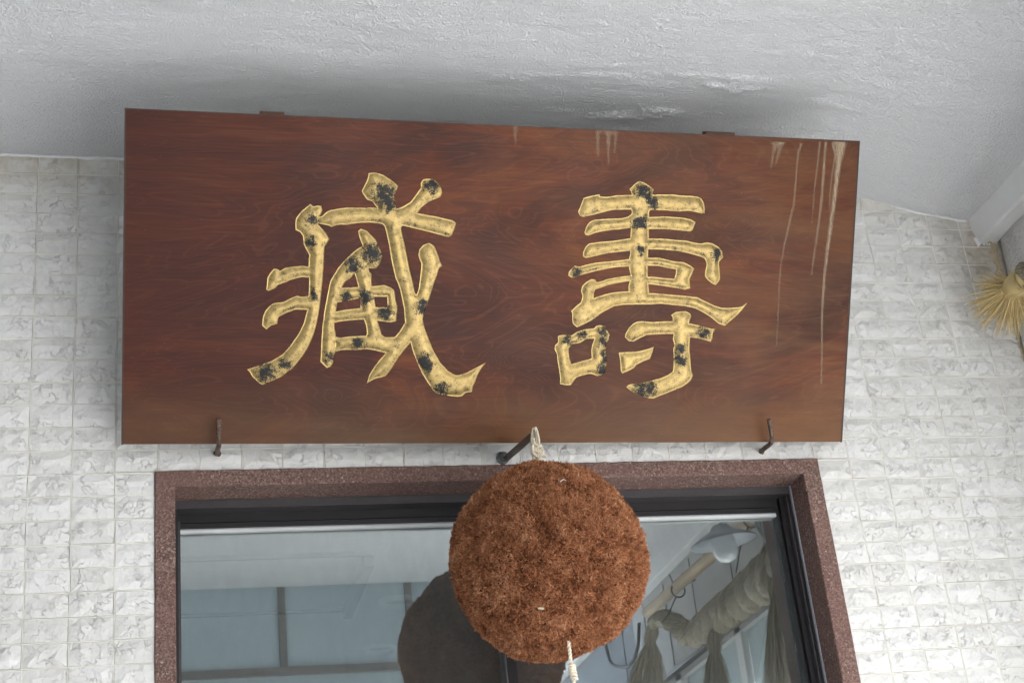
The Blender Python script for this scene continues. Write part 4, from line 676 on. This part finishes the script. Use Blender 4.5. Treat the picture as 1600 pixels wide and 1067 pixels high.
for p in (A,B):
    for su,ss in ((-1,-1),(-1,1),(1,1),(1,-1)): V.append(p+up_*su*.0095+sd*ss*.0022)
bevel(link('bar',mesh('bar',V,[(0,1,2,3),(7,6,5,4),(0,4,5,1),(1,5,6,2),(2,6,7,3),(3,7,4,0)]),M_BAR,br),.0008)
mb=MB(); mb.tube([(0,.002,0),(0,-.028,-.001),(.001,-.034,-.001)],[.0075,.0072,.005],12); link('bolt',mb.mesh('bolt',True),M_BOLT,br)
mb=MB(); mb.tube([(0,-.008,0),(0,-.017,0)],.0135,6); link('nut',mb.mesh('nut'),M_BOLT,br)
mb=MB(); mb.tube([(0,-.001,0),(0,-.0075,0)],.0175,20); link('washer',mb.mesh('washer',True),M_BOLT,br)

# ------------------------------------------------------------------ cedar ball
BC=Vector((1.2766,-.25,2.5786)); BR=.2238
ball=empty('cedar_ball',BC,'large brown ball of dried cedar tips hanging on a straw rope before the door','cedar ball')
def brad(d_): return BR*(1+.045*noise.noise(d_*1.25+Vector((3,1,7)))+.022*noise.noise(d_*3.2+Vector((1,5,2)))+.011*noise.noise(d_*8+Vector((4,4,4))))
V=[];F=[];nu,nv=64,40
for j in range(nv+1):
    th=math.pi*j/nv
    for k in range(nu):
        ph=2*math.pi*k/nu; d_=Vector((math.sin(th)*math.cos(ph),math.sin(th)*math.sin(ph),math.cos(th))); V.append(d_*(brad(d_)-.011))
for j in range(nv):
    for k in range(nu): F.append((j*nu+k,(j+1)*nu+k,(j+1)*nu+(k+1)%nu,j*nu+(k+1)%nu))
link('core',mesh('core',V,F,True),M_CORE,ball)
NT=74000; k=np.arange(NT)+.5; ph=np.arccos(1-2*k/NT); th=np.pi*(1+5**.5)*k
D=np.c_[np.cos(th)*np.sin(ph),np.sin(th)*np.sin(ph),np.cos(ph)]+rng.normal(0,.006,(NT,3)); D/=np.linalg.norm(D,axis=1,keepdims=True)
rad=np.array([brad(Vector(q)) for q in D]); big=np.array([noise.noise(Vector(q)*5.5+Vector((9,2,1))) for q in D]); med=np.array([noise.noise(Vector(q)*17+Vector((2,2,8))) for q in D])
lean=np.stack([np.array([noise.noise(Vector(q)*11+Vector((s_,s_*2,0))) for q in D]) for s_ in (3,11,19)],1)
# clumps: each tuft leans with its neighbours and splays into scale-like twigs
NB=5; P0=[];P1=[];tone=[];wd=[]; tuft=rng.normal(0,.20,NT)
hgt_=rad+.0014*med+.0045*np.abs(big)+rng.normal(0,.0026,NT); hgt_=np.where(rng.random(NT)<.012,hgt_+.004,hgt_)
for q in range(NB):
    spl=rng.normal(0,.62,(NT,3)); dirn=D+lean*1.3+spl; dirn-= D*np.minimum(0,(dirn*D).sum(1,keepdims=True)-.35); dirn/=np.linalg.norm(dirn,axis=1,keepdims=True)
    base=D*(hgt_-.0055)[:,None]+rng.normal(0,.0008,(NT,3)); ln=rng.uniform(.0035,.0078,NT)
    P0.append(base);P1.append(base+dirn*ln[:,None]);wd.append(rng.uniform(.0006,.0013,NT)); tone.append(np.clip(.50+.30*big+.16*med+tuft*.85+rng.normal(0,.13,NT),0,1))
P0=np.vstack(P0);P1=np.vstack(P1);wd=np.concatenate(wd);tone=np.concatenate(tone)
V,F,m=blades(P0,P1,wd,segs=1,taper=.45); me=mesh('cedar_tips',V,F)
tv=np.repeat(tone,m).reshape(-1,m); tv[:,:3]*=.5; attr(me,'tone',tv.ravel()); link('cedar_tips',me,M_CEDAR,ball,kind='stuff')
# stray twigs and the pale chip lodged in it
mb=MB()
def surf(px,pz,extra=0):
    d_=Vector((px,-math.sqrt(max(0,1-px*px-pz*pz)),pz)); return d_*(brad(d_)+extra)
for a,L_ in ((surf(.99,.02,-.004),Vector((.014,0,-.003))),(surf(.16,-.97,-.004),Vector((.004,-.004,-.014)))):
    mb.tube([a,a+L_],[.0011,.0006],5)
    for q in range(5): p=a+L_*(q+1)/6; mb.tube([p,p+Vector((rng.uniform(-.004,.004),rng.uniform(-.004,.004),rng.uniform(-.006,.004)))],[.0008,.0004],4)
me=mb.mesh('stray_twig'); attr(me,'tone',[.75]*len(me.vertices)); link('stray_twig',me,M_CEDAR,ball,kind='stuff')
mb=MB(); p=surf(-.335,-.66,.004); mb.tube([p,p+Vector((.013,-.001,-.001))],[.0022,.0030],5); link('pale_chip',mb.mesh('pale_chip'),M_MORTAR2,ball)
mb=MB(); p=surf(.02,.56,.003); mb.tube([p+Vector((-.008,0,-.003)),p+Vector((0,-.002,.002)),p+Vector((.007,0,-.001))],.0008,5); link('grass_stem',mb.mesh('grass_stem'),M_BEAD,ball)
# upper loop and knot
o0=BC; mb=MB(); X0=1.2755
loop=[Vector(p)-o0 for p in ((1.2712,-.246,2.868),(1.2695,-.250,2.880),(1.2745,-.256,2.9040),(1.2790,-.252,2.8995),(1.2830,-.246,2.878),(1.2815,-.247,2.864))]
twisted(mb,smooth_path(loop,8),.0018,2,.010,.0020,6)
twisted(mb,[p+Vector((.0035,-.005,.0)) for p in smooth_path(loop,8)],.0016,2,.010,.0018,6)
for kq in range(7):                                    # wrapped coils of the knot
    zc=2.868-.0046*kq; rr_=.0088+.0012*kq; ctr=Vector((1.2775+.0007*kq,-.250,zc))-o0; tilt_=rng.uniform(-.5,.5)
    pts=[ctr+Vector((math.cos(a)*rr_,math.sin(a)*rr_*.8,math.sin(a+tilt_*3)*.0050*1.2)) for a in np.linspace(0,2*math.pi,22)]
    twisted(mb,pts,.0016,2,.010,.0020,6)
twisted(mb,smooth_path([Vector(p)-o0 for p in ((1.272,-.252,2.866),(1.2655,-.262,2.852),(1.267,-.262,2.838),(1.278,-.263,2.830),(1.288,-.262,2.838),(1.290,-.258,2.852),(1.283,-.258,2.862))],6),.0017,2,.010,.0021,6)
twisted(mb,smooth_path([Vector(p)-o0 for p in ((1.279,-.25,2.86),(1.280,-.25,2.84),(1.281,-.25,2.80),(1.281,-.25,2.77))],6),.0040,3,.018,.0038,6)
twisted(mb,smooth_path([Vector(p)-o0 for p in ((1.272,-.256,2.855),(1.268,-.256,2.838),(1.272,-.254,2.80))],6),.0028,2,.018,.003,6)
me=mb.mesh('rope',True); attr(me,'tone',np.clip(rng.normal(.6,.25,len(me.vertices)),0,1)); link('rope',me,M_ROPE,ball)
mb=MB(); twisted(mb,smooth_path([Vector(p)-o0 for p in ((1.279,-.325,2.392),(1.2790,-.333,2.360),(1.2795,-.331,2.335),(1.2795,-.330,2.318))],6),.0021,2,.017,.0026,7)
for kq in range(6):
    ctr=Vector((1.2800+.0006*kq,-.330,2.316-.0058*kq))-o0; pts=[ctr+Vector((math.cos(a)*.0062,math.sin(a)*.006,.002*math.sin(a+kq))) for a in np.linspace(0,2*math.pi,18)]
    mb.tube(pts,.0031,7)
twisted(mb,smooth_path([Vector(p)-o0 for p in ((1.281,-.33,2.286),(1.281,-.33,2.22),(1.2805,-.33,2.02),(1.281,-.33,1.95))],6),.0026,2,.017,.0029,7)
me=mb.mesh('pull_cord',True); attr(me,'tone',np.clip(rng.normal(.75,.2,len(me.vertices)),0,1)); link('pull_cord',me,M_ROPE,ball)

# ------------------------------------------------------------------ straw rope along the side wall
sr=empty('straw_rope',(2.66,-.17,3.33),'thick twisted rice-straw rope with frayed end and hanging tassels on the side wall','straw rope'); ro=sr.location.copy()
pathp=[(2.700,-.175,3.330),(2.690,-.24,3.322),(2.675,-.42,3.285),(2.665,-.80,3.20),(2.66,-1.256,3.126),(2.66,-1.4,3.105),(2.66,-1.574,3.105),(2.66,-1.796,3.105),(2.66,-2.029,3.112),(2.66,-2.245,3.115),(2.66,-2.405,3.143),(2.66,-2.551,3.226),(2.66,-2.707,3.300),(2.66,-2.86,3.315)]
S_=smooth_path(pathp,14); S_=[p-ro for p in S_]; L_=[0]
for k in range(1,len(S_)): L_.append(L_[-1]+(S_[k]-S_[k-1]).length)
def prof_r(f):  # thickness along the rope
    return np.interp(f,[0,.06,.25,.5,.7,.85,1],[.030,.040,.070,.072,.060,.045,.028])
def fr_at(s):
    s=min(max(s,0),L_[-1]-1e-4); k=max(1,next((q for q in range(1,len(L_)) if s<=L_[q]),len(L_)-1)); f=(s-L_[k-1])/(L_[k]-L_[k-1]+1e-9)
    p=S_[k-1].lerp(S_[k],f); t_=(S_[k]-S_[k-1]).normalized(); a=Vector((1,0,0)); a=(a-t_*a.dot(t_)).normalized(); return p,a,t_.cross(a),t_
mb=MB(); ST=3; paths=[[] for _ in range(ST)]; rads=[]
for s in np.arange(.125,L_[-1],.02):
    p,a,b2,t_=fr_at(s); R0=prof_r(s/L_[-1])
    for q in range(ST):
        w_=2*math.pi*(q/ST)+s/.34*2*math.pi; paths[q].append(p+(a*math.cos(w_)+b2*math.sin(w_))*R0*.55)
    rads.append(R0*.62*(1+.28*noise.noise(Vector((s*17,0,0)))))
for q in range(ST): mb.tube(paths[q],rads,10)
me=mb.mesh('strand',True); attr(me,'tone',[.2]*len(me.vertices)); link('strand',me,M_STRAWW,sr)
P0=[];P1=[]
for q in range(ST):
    for _ in range(4200):
        k=int(rng.integers(0,len(paths[q])-5)); a0=rng.uniform(0,2*math.pi); kk_=k+int(rng.integers(3,5)); a1=a0+rng.uniform(-.5,.5)
        ref=Vector((1,0,0)); t_=(paths[q][k+1]-paths[q][k]).normalized(); e1=(ref-t_*ref.dot(t_)).normalized(); e2=t_.cross(e1)
        P0.append(paths[q][k]+(e1*math.cos(a0)+e2*math.sin(a0))*rads[k]*1.0); P1.append(paths[q][kk_]+(e1*math.cos(a1)+e2*math.sin(a1))*rads[kk_]*rng.uniform(.97,1.26))
V,F,m=blades(P0,P1,.0014,segs=1,taper=.5); me=mesh('straw_fibres',V,F); attr(me,'tone',np.repeat(rng.random(len(P0)),m)); link('straw_fibres',me,M_STRAWW,sr,kind='stuff')
# frayed butt end, splayed against the tiled wall
N=620; P0=[];P1=[];Bn=[];W=[]
c0=Vector((2.700,-.178,3.331))-ro
for k in range(N):
    a=rng.uniform(0,2*math.pi); rr_=rng.uniform(.3,1)**.5
    vert=math.sin(a); horiz=math.cos(a)
    L0=rng.uniform(.066,.122)*(1.0 if vert<.25 else rng.uniform(.45,.8)); spread=rng.uniform(.55,1.0)
    p0=c0+Vector((horiz*.024*rr_,rng.uniform(-.012,.012),vert*.024*rr_))
    d_=Vector((horiz*.80*spread,rng.uniform(.25,1.05)*1.0,vert*.80*spread-.10)).normalized(); p1=p0+d_*L0
    mxy=-.012-ro.y
    if p1.y>mxy: p1.y=mxy-rng.uniform(0,.02)
    if p1.x+ro.x>2.785: p1.x=2.785-ro.x
    P0.append(p0);P1.append(p1);Bn.append(Vector((rng.normal(0,.003),rng.normal(0,.003),rng.normal(0,.003)))+d_.cross(Vector((0,0,1)))*0);W.append(rng.uniform(.0009,.0019))
for k in range(5):
    p0=c0+Vector((-.01,.0,.015)); P0.append(p0);P1.append(p0+Vector((-.035-.01*k,.05,.07-.012*k)));Bn.append(Vector((0,0,.003)));W.append(.0014)
V,F,m=blades(P0,P1,np.array(W),bend=np.array(Bn),segs=3,taper=.45); me=mesh('frayed_end',V,F); attr(me,'tone',np.repeat(np.clip(rng.normal(.62,.24,len(P0)),0,1),m)); link('frayed_end',me,M_STRAW,sr)
mb=MB(); mb.tube([fr_at(q*.14/10)[0] for q in range(11)],[.0245+.013*math.sin(min(1,q/7)*math.pi/2) for q in range(11)],18); me=mb.mesh('bulb_core',True); attr(me,'tone',[.45]*len(me.vertices)); link('bulb_core',me,M_STRAW,sr)
P0=[];P1=[]                                          # bound bulb of straw behind the tie
for k in range(420):
    a=rng.uniform(0,2*math.pi); p,e1,e2,t_=fr_at(0.004); q_,f1,f2,u_=fr_at(.12)
    a1=a+rng.uniform(.1,.5); P0.append(p+(e1*math.cos(a)+e2*math.sin(a))*.0262+Vector((0,.004,0))); P1.append(q_+(f1*math.cos(a1)+f2*math.sin(a1))*.0385)
V,F,m=blades(P0,P1,.0014,bend=np.array([(p-c0)*.0 for p in P0]),segs=2,taper=1); me=mesh('bound_straw',V,F); attr(me,'tone',np.repeat(np.clip(rng.normal(.6,.2,len(P0)),0,1),m)); link('bound_straw',me,M_STRAW,sr)
mb=MB(); p,e1,e2,t_=fr_at(.004)
for kq in range(2): twisted(mb,[p+Vector((0,.010-.005*kq,0))+(e1*math.cos(a)+e2*math.sin(a))*.0285 for a in np.linspace(0,2*math.pi,30)],.0012,2,.012,.0016,5)
me=mb.mesh('tie',True); attr(me,'tone',[.35]*len(me.vertices)); link('tie',me,M_STRAW,sr)
def tassel(top,bot,r_top,r_bot,n,waist=None):
    top=Vector(top)-ro; bot=Vector(bot)-ro; PT=[]
    for _ in range(n):
        a=rng.uniform(0,2*math.pi); q=rng.uniform(.1,1)**.5; Lf=rng.uniform(.68,1.06); u_=Vector((math.cos(a),math.sin(a),0)); v_=Vector((rng.normal(),rng.normal(),0))*.16
        pr=[]
        for f in (0,.12,.25,.45,.72,1.0):
            r_=np.interp(f,[0,.12,.25,.45,.72,1],[r_top*.8,r_top*1.15,r_top*.72,r_bot*.72,r_bot*.95,r_bot*1.05]); pr.append(top.lerp(bot,f*Lf)+(u_+v_*f*f*2)*r_*q)
        PT.append(pr)
    V,F,m=strands(PT,.0017); me=mesh('tassel',V,F); attr(me,'tone',np.repeat(np.clip(rng.normal(.42,.3,n),0,1),m)); t_=link('tassel',me,M_STRAWW,sr)
    mb=MB(); zc=.25; c_=top.lerp(bot,zc); twisted(mb,[c_+Vector((math.cos(a),math.sin(a),0))*(r_top*.74+.003) for a in np.linspace(0,2*math.pi,24)],.0012,2,.012,.002,5)
    me=mb.mesh('tie',True); attr(me,'tone',[.2]*len(me.vertices)); link('tie',me,M_STRAW,t_)
tassel((2.63,-1.30,3.07),(2.62,-1.42,2.66),.024,.045,600); tassel((2.64,-2.04,3.05),(2.62,-2.12,2.66),.028,.06,600); tassel((2.66,-2.86,3.31),(2.66,-3.22,2.95),.030,.085,800)
pole=empty('bamboo_pole',(2.68,-2.0,3.39),'bamboo pole on the side wall above the straw rope','pole'); po=pole.location
P_=[Vector((2.70,-.62,3.352)),Vector((2.70,-3.03,3.418))]; pts=[];rs=[]
for k in range(121):
    pts.append(P_[0].lerp(P_[1],k/120)-po); rs.append(.026+(.003 if k%15==0 else 0))
mb=MB(); mb.tube(pts,rs,14); link('culm',mb.mesh('culm',True),M_BAMBOO,pole)
for y in (-1.60,-2.56):
    mb=MB(); mb.tube([Vector((2.70+.032*math.cos(a),y,3.385+.032*math.sin(a)))-po for a in np.linspace(0,2*math.pi,16)],.004,6); mb.tube([Vector((2.685,y,3.355))-po,Vector((2.63,y+.02,3.27))-po,Vector((2.60,y,3.17 if y>-2 else 3.24))-po],.003,6); mb.tube([Vector((2.70,y,3.41))-po,Vector((2.79,y,3.43))-po],.004,6)
    mb.tube([Vector((2.68,y,3.42))-po,Vector((2.66,y+.03,3.45))-po],.003,6)
    link('wire_tie',mb.mesh('wire_tie',True),M_BLACK,pole)
lp=empty('wall_lamp',(2.80,-1.66,3.27),'grey enamel gooseneck wall lamp, unlit, above the straw rope','lamp'); lo_=lp.location.copy(); lc=Vector((2.45,-1.30,3.215))-lo_
n=36; prof_=[(.012,.055),(.030,.050),(.045,.030),(.085,.012),(.125,-.012),(.127,-.017),(.122,-.014),(.085,.006),(.045,.022),(.030,.040)]
axis=Vector((-.10,.05,1)).normalized(); e1=axis.orthogonal().normalized(); e2=axis.cross(e1)
V=[lc+axis*z_+(e1*math.cos(2*math.pi*k/n)+e2*math.sin(2*math.pi*k/n))*r_ for r_,z_ in prof_ for k in range(n)]
F=[(q*n+k,q*n+(k+1)%n,(q+1)*n+(k+1)%n,(q+1)*n+k) for q in range(len(prof_)-1) for k in range(n)]
link('shade',mesh('shade',V,F,True),M_LAMP,lp)
gp=[(.036,.02),(.044,0),(.046,-.03),(.044,-.06),(.030,-.082),(.008,-.09)]
V=[lc+axis*z_+(e1*math.cos(2*math.pi*k/n)+e2*math.sin(2*math.pi*k/n))*r_ for r_,z_ in gp for k in range(n)]; F=[(q*n+k,q*n+(k+1)%n,(q+1)*n+(k+1)%n,(q+1)*n+k) for q in range(len(gp)-1) for k in range(n)]+[tuple((len(gp)-1)*n+k for k in range(n))]
link('globe',mesh('globe',V,F,True),M_GLOBE,lp)
mb=MB(); mb.tube([p for p in smooth_path([lc+axis*.045,Vector((2.465,-1.262,3.290))-lo_,Vector((2.53,-1.284,3.337))-lo_,Vector((2.60,-1.355,3.342))-lo_,Vector((2.68,-1.496,3.320))-lo_,Vector((0,0,0))],8)],.008,8); link('gooseneck',mb.mesh('gooseneck',True),M_LAMP,lp)
mb=MB(); mb.tube([(0,0,0),(-.02,0,0)],.035,16); link('wall_plate',mb.mesh('wall_plate',True),M_LAMP,lp)
cb_=smooth_path([(2.79,-4.10,3.56),(2.78,-4.039,3.512),(2.77,-3.955,3.404),(2.77,-3.791,3.339),(2.77,-3.618,3.309),(2.78,-3.50,3.36),(2.79,-3.45,3.48)],8)
mb=MB(); mb.tube(cb_,.009,8); link('cable_loop',mb.mesh('cable_loop',True),M_BLACK,label='slack black cable looping on the side wall, seen in the glass',cat='cable')
